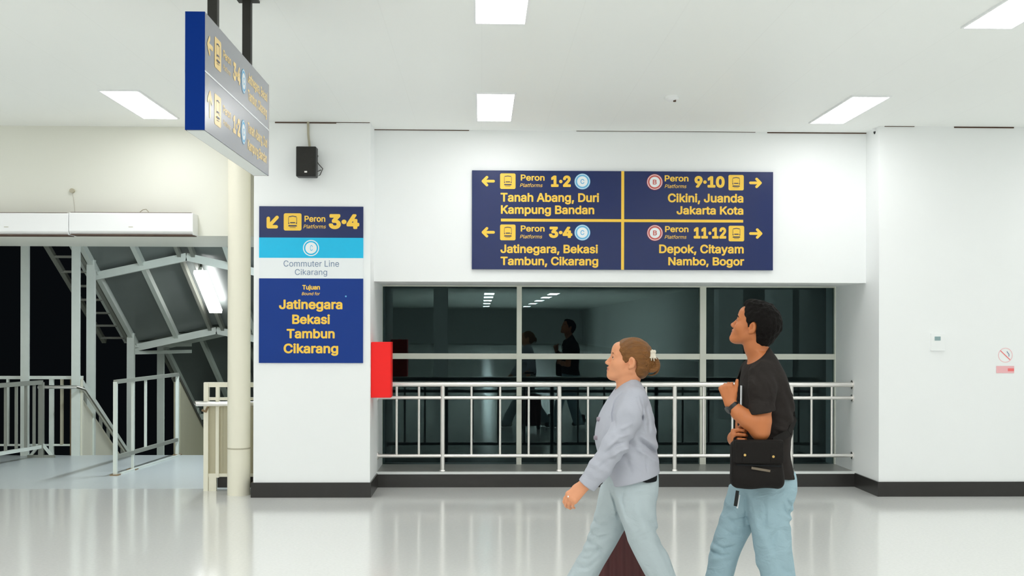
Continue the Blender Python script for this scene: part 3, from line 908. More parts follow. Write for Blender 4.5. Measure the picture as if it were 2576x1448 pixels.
# cream railing panel beside the round column
Yc = 11.1
g = lambda px, py: at(px, py, Yc)
t = thing('cream_railing', 'cream boarded railing panel with a steel handrail beside the round column', 'railing', (g(545, 1200).x, Yc, 0))
x1 = XL - .03
def gp(nm, a, b, m, d0=-.02, d1=.02, x_to=None):
    p, q = g(*a), g(*b)
    box((p.x, Yc + d0, max(q.z, 0)), (x_to if x_to is not None else q.x, Yc + d1, p.z)).build(nm, m, t)
gp('post', (514, 962), (525, 1240), M['cream'], -.03, .03)
gp('top_rail', (514, 961), (575, 973), M['cream'], x_to=x1)
gp('second_rail', (525, 999), (575, 1006), M['cream'], x_to=x1)
gp('upright', (544, 972), (552, 1200), M['cream'], -.025, .02)
gp('upright', (590, 972), (598, 1200), M['cream'], -.025, .02)
p, q = g(524, 1012), g(600, 1192)
m = MB()
nn = 14
for k in range(nn):
    xa = p.x + (x1 - p.x) * k / nn; xb = p.x + (x1 - p.x) * (k + 1) / nn
    m.box((xa, Yc - .006 if k % 2 else Yc - .002, q.z), (xb, Yc + .012, p.z))
m.build('board', M['beige_panel'], t)
gp('bottom_rail', (525, 1190), (575, 1198), M['cream'], x_to=x1)
gp('opening_shade', (545, 1199), (575, 1227), M['black_tile'], .03, .06, x_to=x1)  # dark box standing for the shade in the opening under the bottom rail
gp('foot_block', (526, 1198), (545, 1236), M['cream'])
pts = [g(497, 1012), g(500, 1013), g(540, 1014), (x1, Yc - .08, g(575, 1014).z)]
MB().tube([(pts[0].x, Yc - .06, pts[0].z)] + [(v[0], Yc - .08, v[2]) for v in pts[1:]], [.022, .026, .024, .024], n=14).build('handrail', M['steel'], t, smooth=True)
a, b = g(514, 1030), g(524, 1018)
MB().tube([(g(512, 1030).x, Yc - .06, g(512, 1030).z), (g(520, 1034).x, Yc - .04, g(520, 1034).z), (g(524, 1025).x, Yc - .02, g(524, 1022).z)], .012, n=8).build('bracket', M['rust'], t, smooth=True)

# ================================================================= PEOPLE
# Solid forms are described as blended round shapes, then surfaced as one continuous mesh.
class Field:
    def __init__(s, lo, hi, h):
        s.h = h
        s.lo = np.array(lo, dtype=np.float64)
        n = np.ceil((np.array(hi) - s.lo) / h).astype(int) + 1
        s.ax = [(s.lo[i] + h * np.arange(n[i])).astype(np.float32) for i in range(3)]
        s.D = np.full(n, 0.2, np.float32)
    def block(s, lo, hi):
        sl = []
        for i in range(3):
            a = int(max(0, math.floor((lo[i] - s.lo[i]) / s.h))); b = int(min(len(s.ax[i]), math.ceil((hi[i] - s.lo[i]) / s.h) + 1))
            if b <= a: return None
            sl.append(slice(a, b))
        return tuple(sl)
    def apply(s, fn, lo, hi, k=0.01, op='add'):
        m = k + 3 * s.h
        sl = s.block([v - m for v in lo], [v + m for v in hi])
        if sl is None: return
        x = s.ax[0][sl[0]][:, None, None]; y = s.ax[1][sl[1]][None, :, None]; z = s.ax[2][sl[2]][None, None, :]
        d = fn(x, y, z).astype(np.float32)
        D = s.D[sl]
        if op == 'add':
            if k > 0:
                t = np.maximum(k - np.abs(D - d), 0) / k
                s.D[sl] = np.minimum(D, d) - t * t * k * .25
            else: s.D[sl] = np.minimum(D, d)
        elif op == 'cut':
            d = -d
            t = np.maximum(k - np.abs(D - d), 0) / max(k, 1e-6)
            s.D[sl] = np.maximum(D, d) + t * t * k * .25
        elif op == 'warp':
            s.D[sl] = D + d
    def cone(s, a, b, ra, rb, k=0.012, sc=(1, 1, 1), op='add'):
        a = np.array(a, float); b = np.array(b, float); ab = b - a; L = max(ab.dot(ab), 1e-9)
        sc = np.array(sc, float)
        def fn(x, y, z):
            px, py, pz = x - a[0], y - a[1], z - a[2]
            t = np.clip((px * ab[0] + py * ab[1] + pz * ab[2]) / L, 0, 1)
            dx, dy, dz = (px - t * ab[0]) / sc[0], (py - t * ab[1]) / sc[1], (pz - t * ab[2]) / sc[2]
            return (np.sqrt(dx * dx + dy * dy + dz * dz) - (ra + (rb - ra) * t)) * sc.min()
        r = max(ra, rb) * sc.max()
        s.apply(fn, np.minimum(a, b) - r, np.maximum(a, b) + r, k, op)
    def chain(s, pts, rs, k=0.012, sc=(1, 1, 1), op='add'):
        for a, b, ra, rb in zip(pts, pts[1:], rs, rs[1:]): s.cone(a, b, ra, rb, k, sc, op)
    def ell(s, c, r, k=0.012, R=None, op='add'):
        """ellipsoid; R's columns are its axes"""
        c = np.array(c, float); r = np.array(r, float)
        R = np.eye(3) if R is None else np.array(R)
        def fn(x, y, z):
            px, py, pz = x - c[0], y - c[1], z - c[2]
            u = [(px * R[0, i] + py * R[1, i] + pz * R[2, i]) for i in range(3)]
            k0 = np.sqrt(sum((u[i] / r[i]) ** 2 for i in range(3)))
            k1 = np.sqrt(sum((u[i] / r[i] ** 2) ** 2 for i in range(3))) + 1e-6
            return k0 * (k0 - 1) / k1
        e = np.full(3, r.max())
        s.apply(fn, c - e, c + e, k, op)
    def loft(s, secs, k=0.012, p=2.0, op='add'):
        """secs: (z, x_front, x_back, y_centre, half_y) from the top down; superellipse slices"""
        secs = sorted(secs, key=lambda q: q[0])
        Z = np.array([q[0] for q in secs]); P = np.array([q[1:] for q in secs])
        zs = np.linspace(Z[0], Z[-1], 160)
        T = np.gradient(P, Z, axis=0)
        i = np.clip(np.searchsorted(Z, zs) - 1, 0, len(Z) - 2)
        hh = (Z[i + 1] - Z[i])[:, None]; t = ((zs - Z[i]) / (Z[i + 1] - Z[i]))[:, None]
        Q = (2 * t**3 - 3 * t**2 + 1) * P[i] + (t**3 - 2 * t**2 + t) * hh * T[i] + (-2 * t**3 + 3 * t**2) * P[i + 1] + (t**3 - t**2) * hh * T[i + 1]
        def fn(x, y, z):
            zz = z.ravel()
            xf, xb, yc, hy = [np.interp(zz, zs, Q[:, j])[None, None, :] for j in range(4)]
            cx_, rx_ = (xf + xb) / 2, np.abs(xb - xf) / 2
            kk = (np.abs((x - cx_) / rx_) ** p + np.abs((y - yc) / hy) ** p) ** (1 / p)
            d = (kk - 1) * np.minimum(rx_, hy)
            return np.maximum(d, np.maximum(z - Z[-1], Z[0] - z))
        s.apply(fn, (P[:, :2].min() - .02, (P[:, 2] - P[:, 3]).min() - .02, Z[0]), (P[:, :2].max() + .02, (P[:, 2] + P[:, 3]).max() + .02, Z[-1]), k, op)
    def half(s, pt, n, lo, hi, k=0.004):
        """cut away what lies on the side of the plane that n points to, inside the box lo..hi"""
        n = np.array(n, float); n /= np.linalg.norm(n)
        s.apply(lambda x, y, z: -((x - pt[0]) * n[0] + (y - pt[1]) * n[1] + (z - pt[2]) * n[2]), lo, hi, k, 'cut')
    def warp(s, fn, lo=None, hi=None):
        lo = s.lo if lo is None else lo
        hi = s.lo + s.h * np.array(s.D.shape) if hi is None else hi
        s.apply(fn, lo, hi, 0, 'warp')
    def mesh(s, name, m, parent=None, relax=2):
        D = s.D; ins = D < 0
        nx, ny, nz = D.shape
        cnt = np.zeros((nx - 1, ny - 1, nz - 1), np.uint8)
        for a in (0, 1):
            for b in (0, 1):
                for c in (0, 1):
                    cnt += ins[a:nx - 1 + a, b:ny - 1 + b, c:nz - 1 + c]
        act = (cnt > 0) & (cnt < 8)
        I = np.argwhere(act)
        idx = np.full(act.shape, -1, np.int32)
        idx[act] = np.arange(len(I))
        acc = np.zeros((len(I), 3)); num = np.zeros(len(I))
        off = [(a, b, c) for a in (0, 1) for b in (0, 1) for c in (0, 1)]
        val = {o: D[I[:, 0] + o[0], I[:, 1] + o[1], I[:, 2] + o[2]] for o in off}
        for o in off:
            for axis in range(3):
                if o[axis] == 0:
                    o2 = tuple(1 if j == axis else o[j] for j in range(3))
                    v0, v1 = val[o], val[o2]
                    cr = (v0 < 0) != (v1 < 0)
                    t = np.where(cr, v0 / np.where(cr, v0 - v1, 1), 0)
                    p = np.tile(np.array(o, float), (len(I), 1)); p[:, axis] += t
                    acc += p * cr[:, None]; num += cr
        V = s.lo + s.h * (I + acc / num[:, None])
        quads = []
        for axis in range(3):
            j, k = (axis + 1) % 3, (axis + 2) % 3
            sl0 = [slice(None)] * 3; sl1 = [slice(None)] * 3
            sl0[axis] = slice(0, -1); sl1[axis] = slice(1, None)
            A = ins[tuple(sl0)]; B = ins[tuple(sl1)]
            e = np.argwhere(A != B)
            e = e[(e[:, j] > 0) & (e[:, k] > 0) & (e[:, j] < D.shape[j] - 1) & (e[:, k] < D.shape[k] - 1)]
            fl = A[e[:, 0], e[:, 1], e[:, 2]]
            q = []
            for dj, dk in ((-1, -1), (0, -1), (0, 0), (-1, 0)):
                c = e.copy(); c[:, j] += dj; c[:, k] += dk
                q.append(idx[c[:, 0], c[:, 1], c[:, 2]])
            q = np.stack(q, 1)
            q[~fl] = q[~fl][:, ::-1]
            quads.append(q)
        Qd = np.concatenate(quads)
        for _ in range(relax):
            S = np.zeros_like(V); N = np.zeros(len(V))
            for a, b in ((0, 1), (1, 2), (2, 3), (3, 0)):
                np.add.at(S, Qd[:, a], V[Qd[:, b]]); np.add.at(N, Qd[:, a], 1)
                np.add.at(S, Qd[:, b], V[Qd[:, a]]); np.add.at(N, Qd[:, b], 1)
            V = V * .5 + (S / np.maximum(N, 1)[:, None]) * .5
        me = bpy.data.meshes.new(name)
        me.vertices.add(len(V)); me.vertices.foreach_set('co', V.astype(np.float32).ravel())
        me.loops.add(Qd.size); me.loops.foreach_set('vertex_index', Qd.astype(np.int32).ravel())
        me.polygons.add(len(Qd))
        me.polygons.foreach_set('loop_start', np.arange(0, Qd.size, 4, dtype=np.int32))
        me.update(calc_edges=True)
        me.polygons.foreach_set('use_smooth', np.ones(len(Qd), bool))
        me.materials.append(m)
        ob = bpy.data.objects.new(name, me)
        C.objects.link(ob)
        if parent is not None: adopt(ob, parent)
        s.V, s.Q = V, Qd
        return ob

def poly_dist(poly):
    """signed distance to a closed 2D polygon, negative inside"""
    P = np.array(poly, float)
    def fn(u, v):
        d = None; sgn = np.ones(np.broadcast(u, v).shape, np.float32)
        for (x0, y0), (x1, y1) in zip(P, np.roll(P, -1, 0)):
            ex, ey = x1 - x0, y1 - y0
            wx, wy = u - x0, v - y0
            t = np.clip((wx * ex + wy * ey) / (ex * ex + ey * ey), 0, 1)
            q = (wx - ex * t) ** 2 + (wy - ey * t) ** 2
            d = q if d is None else np.minimum(d, q)
            c1 = v >= y0; c2 = v < y1; c3 = ex * wy > ey * wx
            flip = (c1 & c2 & c3) | (~c1 & ~c2 & ~c3)
            sgn = np.where(flip, -sgn, sgn)
        return sgn * np.sqrt(d)
    return fn

class Head:
    """local axes: x forward, y to the person's own right-hand side away from the camera, z up"""
    def __init__(s, o, tilt, turn, size=1.0, ear=1.0):
        f0 = Vector((-math.cos(turn), math.sin(turn), 0))
        side = Vector((math.sin(turn), math.cos(turn), 0))
        f = f0 * math.cos(tilt) + Vector((0, 0, 1)) * math.sin(tilt)
        u = f0 * -math.sin(tilt) + Vector((0, 0, 1)) * math.cos(tilt)
        s.R = np.array([[f[i], side[i], u[i]] for i in range(3)]); s.o = np.array(o); s.k = size
    def w(s, x, y, z): return s.o + s.R @ (np.array((x, y, z)) * s.k)
    def local(s, x, y, z):
        px, py, pz = x - s.o[0], y - s.o[1], z - s.o[2]
        return [(px * s.R[0, i] + py * s.R[1, i] + pz * s.R[2, i]) / s.k for i in range(3)]
    def E(s, F_, c, r, k, op='add', tilt=0.0):
        R = s.R
        if tilt:
            ct, st = math.cos(tilt), math.sin(tilt)
            R = s.R @ np.array([[ct, 0, -st], [0, 1, 0], [st, 0, ct]])
        F_.ell(s.w(*c), np.array(r) * s.k, k, R, op)
    def K(s, F_, a, b, ra, rb, k, op='add'): F_.cone(s.w(*a), s.w(*b), ra * s.k, rb * s.k, k, op=op)
    def build(s, F_, male=False):
        s.E(F_, (-.014, 0, .030), (.092, .072, .080), .02)
        s.E(F_, (.034, 0, -.028), (.056, .058, .080), .03)
        for q in (-1, 1):
            s.K(F_, (-.012, q * .052, -.048), (.060, q * .016, -.093), .016, .017, .03)
            s.E(F_, (.056, q * .036, -.032), (.026, .024, .026), .025)
            s.K(F_, (.081, q * .012, .014), (.072, q * .040, .015), .0085, .008, .014)
        s.E(F_, (.076, 0, -.094), (.020, .021, .018), .02)
        s.E(F_, (.074, 0, -.062), (.022, .026, .026), .02)
        s.E(F_, (.066, 0, .045), (.030, .048, .036), .025)
        for q in (-1, 1): s.E(F_, (.094, q * .032, -.002), (.016, .016, .011), .012, 'cut')
        # nose
        s.K(F_, (.086, 0, .006), (.1055, 0, -.030), .0075, .010, .010)
        s.E(F_, (.1075, 0, -.033), (.010, .011, .009), .006)
        for q in (-1, 1): s.E(F_, (.100, q * .0125, -.037), (.0105, .007, .008), .006)
        for q in (-1, 1): s.E(F_, (.103, q * .006, -.045), (.005, .0035, .004), .003, 'cut')
        # lids and eyes' bulge
        for q in (-1, 1):
            s.E(F_, (.0745, q * .031, 0), (.0125, .0135, .0118), .004)
            s.K(F_, (.0845, q * .020, .006), (.081, q * .042, .005), .0042, .0042, .004)
            s.K(F_, (.083, q * .022, -.007), (.079, q * .040, -.006), .003, .003, .004)
        # lips
        s.K(F_, (.0895, -.017, -.0625), (.0965, 0, -.0585), .0045, .0062, .005); s.K(F_, (.0895, .017, -.0625), (.0965, 0, -.0585), .0045, .0062, .005)
        s.K(F_, (.088, -.015, -.067), (.0945, 0, -.0705), .0045, .0068, .005); s.K(F_, (.088, .015, -.067), (.0945, 0, -.0705), .0045, .0068, .005)
        s.K(F_, (.098, -.018, -.0645), (.1015, 0, -.0645), .0014, .0018, .003, 'cut'); s.K(F_, (.098, .018, -.0645), (.1015, 0, -.0645), .0014, .0018, .003, 'cut')
        # ears
        for q in (-1, 1):
            s.E(F_, (-.010, q * .077, -.006), (.018, .011, .031), .008, tilt=-.2)
            s.E(F_, (-.004, q * .076, -.032), (.010, .009, .011), .006)
            s.E(F_, (-.003, q * .0885, -.004), (.010, .0125, .018), .003, 'cut', tilt=-.2)
            s.K(F_, (.006, q * .083, -.012), (.003, q * .085, -.02), .004, .004, .003)
        if male:
            s.E(F_, (.078, 0, -.098), (.019, .024, .016), .02)
    def eyes(s, parent, white, dark):
        for q in (-1, 1):
            e = sphere(s.w(.0772, q * .031, -.0005), .0112 * s.k, s.R).build('eye', white, parent, smooth=True)
            sphere(s.w(.0832, q * .0325, 0), .0066 * s.k, s.R).build('iris', dark, e, smooth=True)
    def lips(s, ob, F_, m):
        ob.data.materials.append(m)
        cen = F_.V[F_.Q].mean(1)
        l = np.array(s.local(cen[:, 0], cen[:, 1], cen[:, 2])).T
        sel = (l[:, 0] > .085) & (np.abs(l[:, 1]) < .021) & (l[:, 2] < -.0535 - np.abs(l[:, 1]) * .28) & (l[:, 2] > -.0765 + np.abs(l[:, 1]) * .42)
        mi = np.zeros(len(cen), np.int32); mi[sel] = 1
        ob.data.polygons.foreach_set('material_index', mi)

def sphere(c, r, R=None, n=16):
    m = MB(); vs_, fs = [], []
    r = np.array((r, r, r)) if np.isscalar(r) else np.array(r)
    R = np.eye(3) if R is None else R
    for i in range(n + 1):
        for j in range(2 * n):
            a, b = math.pi * i / n, math.pi * j / n
            vs_.append(np.array(c) + R @ (r * np.array((math.sin(a) * math.cos(b), math.sin(a) * math.sin(b), math.cos(a)))))
    for i in range(n):
        for j in range(2 * n):
            j2 = (j + 1) % (2 * n)
            fs.append((i * 2 * n + j, i * 2 * n + j2, (i + 1) * 2 * n + j2, (i + 1) * 2 * n + j))
    return m.add(vs_, fs)

def hand(F_, wrist, d, n, t, curl, size=.178, spread=.0, thumb=(.55, .75, -.25), thumb_curl=.3):
    """d: wrist to knuckles, n: out of the back of the hand, t: towards the thumb"""
    d = Vector(d).normalized(); n = Vector(n); n = (n - d * n.dot(d)).normalized(); t0 = Vector(t); t = d.cross(n)
    if t.dot(t0) < 0: t = -t
    k = size / .178
    W = Vector(wrist)
    L = .088 * k
    for a, b, ra, rb in ((-.012, -.027, .017, .0125), (-.004, -.010, .018, .0135), (.006, .010, .018, .0135), (.012, .026, .018, .0125)):
        F_.cone(W + t * a * k, W + d * L * (1 - abs(b) * 2.2) + t * b * k, ra * k, rb * k, .012)
    F_.ell(W + d * .035 * k + t * .022 * k - n * .008 * k, np.array((.02, .017, .017)) * k, .012)
    for q, (off, ln, r) in enumerate(((.027, .070, .0088), (.0095, .079, .0092), (-.0085, .074, .0088), (-.0255, .058, .0076))):
        p = W + d * L * (.96 - abs(off) * 2.0) + t * off * k
        ang = curl[q][0] if isinstance(curl[q], (tuple, list)) else curl[q]
        dirv = (d + t * spread * off / .027).normalized()
        cum = 0
        rr = r * k
        F_.ell(p + n * .003 * k, np.array((.0105, .0105, .0105)) * k, .006)
        for sgm, frac in enumerate((.44, .31, .25)):
            cum += ang if sgm else ang * .9
            v = (dirv * math.cos(cum) - n * math.sin(cum))
            e = p + v * ln * frac * k
            F_.cone(p, e, rr, rr * .93, .003)
            p, rr = e, rr * .93
    p = W + d * .022 * k + t * .022 * k - n * .004 * k
    v = (d * thumb[0] + t * thumb[1] + n * thumb[2]).normalized()
    e = p + v * .040 * k; F_.cone(p, e, .0135 * k, .0115 * k, .008)
    v2 = (v + d * thumb_curl - t * thumb_curl * .4).normalized(); e2 = e + v2 * .030 * k; F_.cone(e, e2, .0112 * k, .0098 * k, .003)
    v3 = (v2 + d * thumb_curl * .6 - t * thumb_curl * .4).normalized(); F_.cone(e2, e2 + v3 * .022 * k, .0098 * k, .0078 * k, .003)

def cloth_folds(rows):
    """soft folds: each row is (point, direction across the fold, wavelength, depth, reach)"""
    def fn(x, y, z):
        out = 0
        for p, dr, wl, amp, reach in rows:
            dr = np.array(dr, float); dr /= np.linalg.norm(dr)
            u = (x - p[0]) * dr[0] + (y - p[1]) * dr[1] + (z - p[2]) * dr[2]
            q = (x - p[0]) ** 2 + (y - p[1]) ** 2 * .3 + (z - p[2]) ** 2
            out = out + amp * np.sin(u * 2 * math.pi / wl + 1.3 * np.sin(9 * (x + z)) + 2 * y) * np.exp(-q / reach ** 2)
        return out
    return fn
def creases(F_, rows, pt, ymax, ymin=-9):
    """seams and folds pressed into the near side along lines: (pixels of the line, width, depth)"""
    for pts, w, amp in rows:
        q = [pt(*p) for p in pts]
        xs_ = [p[0] for p in q]; zs_ = [p[2] for p in q]
        def fn(x, y, z, q=q, w=w, amp=amp):
            d = None; tt = None
            for i, (a, b) in enumerate(zip(q, q[1:])):
                ex, ez = b[0] - a[0], b[2] - a[2]
                t = np.clip(((x - a[0]) * ex + (z - a[2]) * ez) / (ex * ex + ez * ez), 0, 1)
                e = (x - a[0] - ex * t) ** 2 + (z - a[2] - ez * t) ** 2
                g = (i + t) / (len(q) - 1)
                if d is None: d, tt = e, g
                else: tt = np.where(e < d, g, tt); d = np.minimum(d, e)
            fade = np.clip(np.minimum(tt, 1 - tt) * 4 + .25, 0, 1)
            return amp * np.exp(-d / w ** 2) * fade * (y < ymax) * (y > ymin)
        F_.apply(fn, (min(xs_) - 3 * w, F_.lo[1], min(zs_) - 3 * w), (max(xs_) + 3 * w, ymax, max(zs_) + 3 * w), 0, 'warp')
def grain(amp, f=40):
    return lambda x, y, z: amp * (np.sin(f * x + 1.7 * np.sin(f * .6 * z)) * np.sin(f * .9 * z + 1.1) * np.sin(f * .8 * y + .4))

def shoe(name, toe, heel, yc, m, parent, lift=0.0):
    """simple trainer between heel and toe x positions; lift raises the heel"""
    F_ = Field((min(toe, heel) - .05, yc - .09, -.01), (max(toe, heel) + .06, yc + .09, .2 + lift), .004)
    s_ = 1 if heel > toe else -1
    F_.chain([(toe + s_ * .045, yc, .04), (toe + s_ * .12, yc, .045 + lift * .4), (heel - s_ * .045, yc, .05 + lift)], [.036, .04, .04], .02, (1, 1.05, 1))
    F_.cone((heel - s_ * .06, yc, .06 + lift), (heel - s_ * .06, yc, .11 + lift), .04, .042, .02)
    if not lift: F_.half((0, 0, .0), (0, 0, -1), (min(toe, heel) - .1, yc - .1, -.05), (max(toe, heel) + .1, yc + .1, .06), .002)
    return F_.mesh(name, m, parent)

M['skin_w'] = mat('warm_skin', (216, 148, 108), .5, bump=.04, bscale=140, mottle=.06, mscale=14)
M['skin_m'] = mat('tan_skin', (190, 114, 66), .48, bump=.04, bscale=140, mottle=.06, mscale=14)
M['lip_w'] = mat('lips_rose', (198, 122, 98), .45)
M['lip_m'] = mat('lips_brown', (164, 92, 62), .45)
M['eye_white'] = mat('eye_white', (204, 188, 174), .25)
M['eye_dark'] = mat('eye_dark', (40, 26, 18), .2)
M['hair_brown'] = mat('brown_hair', (122, 80, 38), .5, spec=.3, bump=.9, bscale=60, mottle=.5, mscale=26, stretch=(.6, 3, 2.4))
M['hair_black'] = mat('black_hair', (16, 13, 11), .8, spec=.15, bump=1.0, bscale=70, mottle=.4, mscale=60)
M['jacket'] = mat('lilac_grey_jacket', (174, 176, 186), .8, spec=.2, bump=.08, bscale=260, mottle=.04, mscale=8)
M['trousers'] = mat('pale_sage_trousers', (176, 188, 192), .85, spec=.2, bump=.08, bscale=260, mottle=.05, mscale=7)
M['tee'] = mat('charcoal_tee', (44, 40, 38), .9, spec=.12, bump=.1, bscale=260, mottle=.08, mscale=9)
M['under'] = mat('black_underlayer', (30, 32, 34), .9, spec=.1)
M['jeans'] = mat('light_blue_denim', (154, 180, 190), .85, spec=.2, bump=.12, bscale=300, mottle=.09, mscale=7)
M['bag'] = mat('black_nylon', (24, 21, 19), .75, spec=.2, bump=.15, bscale=240, mottle=.1, mscale=16)
M['suitcase'] = mat('maroon_shell', (84, 36, 36), .45, mottle=.12, mscale=8)
M['clip'] = mat('pearl_clip', (214, 206, 188), .25)
M['brass'] = mat('brass_snap', (230, 190, 120), .3, metal=1)
M['shoe_white'] = mat('white_trainer', (220, 220, 216), .6)
M['shoe_dark'] = mat('dark_trainer', (60, 50, 44), .6)
for k_, sc_n, st in (('jacket', 7, .35), ('trousers', 8, .5), ('jeans', 9, .6), ('tee', 8, .4)): wrinkled(M[k_], sc_n, st)
M['watch'] = mat('black_watch', (24, 24, 26), .4)
M['chrome'] = mat('chrome', (236, 234, 232), .12, metal=1)

# ----------------------------------------------------------------- the woman
YPW = 5.70
def pw(u, v, dy=0.0):
    p = at(u, v, YPW); return (p.x, YPW + dy, p.z)
def Lw(v, f, b, hy, yc=0.0):
    p, q = pw(f, v), pw(b, v); return (p[2], p[0], q[0], YPW + yc, hy)
w_root = thing('person', 'person in lilac grey jacket and pale trousers, brown hair in a clipped bun, walking', 'person', (pw(1575, 1400)[0], YPW, 0), 'people walking past the window')
skin = Field((pw(1400, 0)[0], YPW - .33, 0.0), (pw(1770, 0)[0], YPW + .36, pw(0, 838)[2]), .0032)
hd = Head(pw(1582, 906, 0), math.radians(11), math.radians(2), .965)
hd.build(skin)
# neck, torso, legs under the clothes
skin.chain([hd.w(-.028, 0, -.045), pw(1580, 958), pw(1582, 985)], [.055, .052, .06], .02, (1, 1.0, 1))
skin.loft([Lw(972, 1556, 1606, .11), Lw(1000, 1542, 1620, .15), Lw(1060, 1515, 1634, .155), Lw(1140, 1516, 1638, .145), Lw(1190, 1532, 1640, .13), Lw(1225, 1545, 1636, .10)], .02)
skin.chain([pw(1586, 1000, -.13), pw(1537, 1102, -.215), pw(1463, 1203, -.205)], [.04, .037, .0255], .02)
skin.chain([pw(1590, 1000, .13), pw(1604, 1105, .225), pw(1590, 1150, .30)], [.04, .036, .026], .02)
skin.chain([pw(1592, 1240, -.085), pw(1612, 1345, -.086), pw(1660, 1448, -.09), pw(1738, 1578, -.09)], [.062, .055, .05, .04], .02)
skin.chain([pw(1566, 1240, .085), pw(1536, 1330, .086), pw(1475, 1448, .09), pw(1410, 1580, .09)], [.062, .055, .05, .04], .02)
hand(skin, pw(1460, 1206, -.205), (-.72, .0, -.70), (-.5, -.8, .34), (-.75, 0, .66), ((.45,), (.5,), (.55,), (.6,)), .182, .0, (.92, .30, -.42), .1)
hand(skin, pw(1588, 1158, .31), (-.15, .1, -1), (.2, 1, 0), (-1, 0, 0), (.9, .9, .9, .9), .165)
body = skin.mesh('body', M['skin_w'], w_root, relax=1)
hd.lips(body, skin, M['lip_w'])
hd.eyes(w_root, M['eye_white'], M['eye_dark'])
eb = MB()
for q in (-1, 1):
    MB().tube([hd.w(.0925, q * .014, .019), hd.w(.0895, q * .030, .0225), hd.w(.078, q * .046, .0185)], [.0026, .003, .0016], n=8).build('eyebrow', M['hair_brown'], w_root, smooth=True)
# hair swept back into a clipped bun
hr = Field((pw(1525, 0)[0], YPW - .13, pw(0, 975)[2]), (pw(1680, 0)[0], YPW + .13, pw(0, 840)[2]), .0028)
hd.E(hr, (-.016, 0, .032), (.104, .083, .091), .01)
hd.E(hr, (-.058, 0, -.022), (.058, .068, .066), .03)
hr.cone(pw(1618, 905), pw(1634, 912), .036, .030, .03)
px2 = lambda u, v: (pw(u, v)[0], pw(u, v)[2])
face_poly = [px2(*q) for q in ((1480, 835), (1562, 835), (1560, 853), (1554, 864), (1553, 880), (1561, 892), (1563, 906), (1566, 913), (1572, 911), (1578, 904), (1588, 901), (1597, 908), (1597, 924), (1592, 934), (1596, 944), (1607, 952), (1640, 960), (1640, 1000), (1480, 1000))]
pdist = poly_dist(face_poly)
hr.apply(lambda x, y, z: pdist(x + 0 * z, z + 0 * x) + 0 * y, hr.lo, hr.lo + hr.h * np.array(hr.D.shape), .006, 'cut')
hr.warp(lambda x, y, z:   .0009 * np.sin(220 * (z - .35 * x) + 60 * y + 2 * np.sin(40 * x)))
hair = hr.mesh('hair', M['hair_brown'], w_root, relax=1)
# coiled bun
bn = Field((pw(1605, 0)[0], YPW - .07, pw(0, 955)[2]), (pw(1672, 0)[0], YPW + .07, pw(0, 868)[2]), .0026)
c0 = np.array(pw(1637, 916))
for k, (ra_, r_) in enumerate(((.029, .0105), (.0125, .0075))):
    for yy in (-.030, -.012, .006, .022):
        pts = [c0 + np.array((math.cos(a) * ra_, yy * (1 - .2 * k), math.sin(a) * ra_)) for a in np.linspace(0, 2 * math.pi, 15)]
        bn.chain(pts, [r_] * 15, .0025)
bn.warp(lambda x, y, z: .0014 * np.sin(260 * np.sqrt((x - c0[0]) ** 2 + (z - c0[2]) ** 2) + 40 * y))
bun = bn.mesh('hair_bun', M['hair_brown'], w_root, relax=1)
lp = [c0 + np.array((math.cos(a) * .042, -.005, math.sin(a) * .050 - .004)) for a in np.linspace(math.radians(-110), math.radians(62), 14)]
MB().tube(lp, [.002 + .0035 * math.sin(math.pi * i / 13) for i in range(14)], n=8).build('hair_loop', M['hair_brown'], bun, smooth=True)
cl = Field((pw(1615, 0)[0], YPW - .07, pw(0, 920)[2]), (pw(1655, 0)[0], YPW + .04, pw(0, 872)[2]), .0024)
cl.ell(pw(1639, 887, -.022), (.013, .026, .017), .004); cl.ell(pw(1643.5, 884, -.044), (.0075, .009, .010), .004); cl.ell(pw(1635, 885, -.044), (.0075, .009, .010), .004)
for u0, u1, v1 in ((1633, 1629, 903), (1637, 1635, 906), (1641, 1642, 907), (1644, 1648, 902)):
    cl.chain([pw(u0, 890, -.044), pw((u0 + u1) / 2 - 1, 898, -.052), pw(u1, v1, -.048)], [.0046, .0042, .0026], .003)
cl.mesh('hair_clip', M['clip'], w_root, relax=1)
# jacket
jk = Field((pw(1425, 0)[0], YPW - .32, pw(0, 1240)[2]), (pw(1685, 0)[0], YPW + .34, pw(0, 945)[2]), .004)
jk.loft([Lw(953, 1571, 1603, .058), Lw(962, 1560, 1611, .085), Lw(975, 1550, 1619, .13), Lw(992, 1538, 1626, .165), Lw(1015, 1523, 1634, .18), Lw(1045, 1507, 1643, .185), Lw(1075, 1499, 1648, .185),
         Lw(1105, 1497, 1651, .178), Lw(1135, 1503, 1653, .172), Lw(1165, 1512, 1656, .18), Lw(1200, 1521, 1659, .188), Lw(1232, 1528, 1660, .192)], .02, 2.25)
jk.chain([pw(1587, 999, -.135), pw(1570, 1040, -.19), pw(1534, 1107, -.222), pw(1497, 1165, -.215), pw(1463, 1210, -.205)], [.054, .061, .057, .051, .0455], .03)
jk.chain([pw(1588, 999, .135), pw(1600, 1040, .19), pw(1606, 1105, .23), pw(1592, 1150, .30)], [.052, .058, .054, .045], .03)
dcf = Vector(pw(1463, 1210, -.205)) - Vector(pw(1497, 1165, -.215))
jk.half(pw(1466, 1207, -.205), dcf, pw(1430, 1250, -.3), pw(1500, 1170, -.1), .003)
# neckline: scoop around the neck
jk.cone(pw(1570, 940), pw(1576, 976), .064, .056, .004, (1, .95, 1), op='cut')
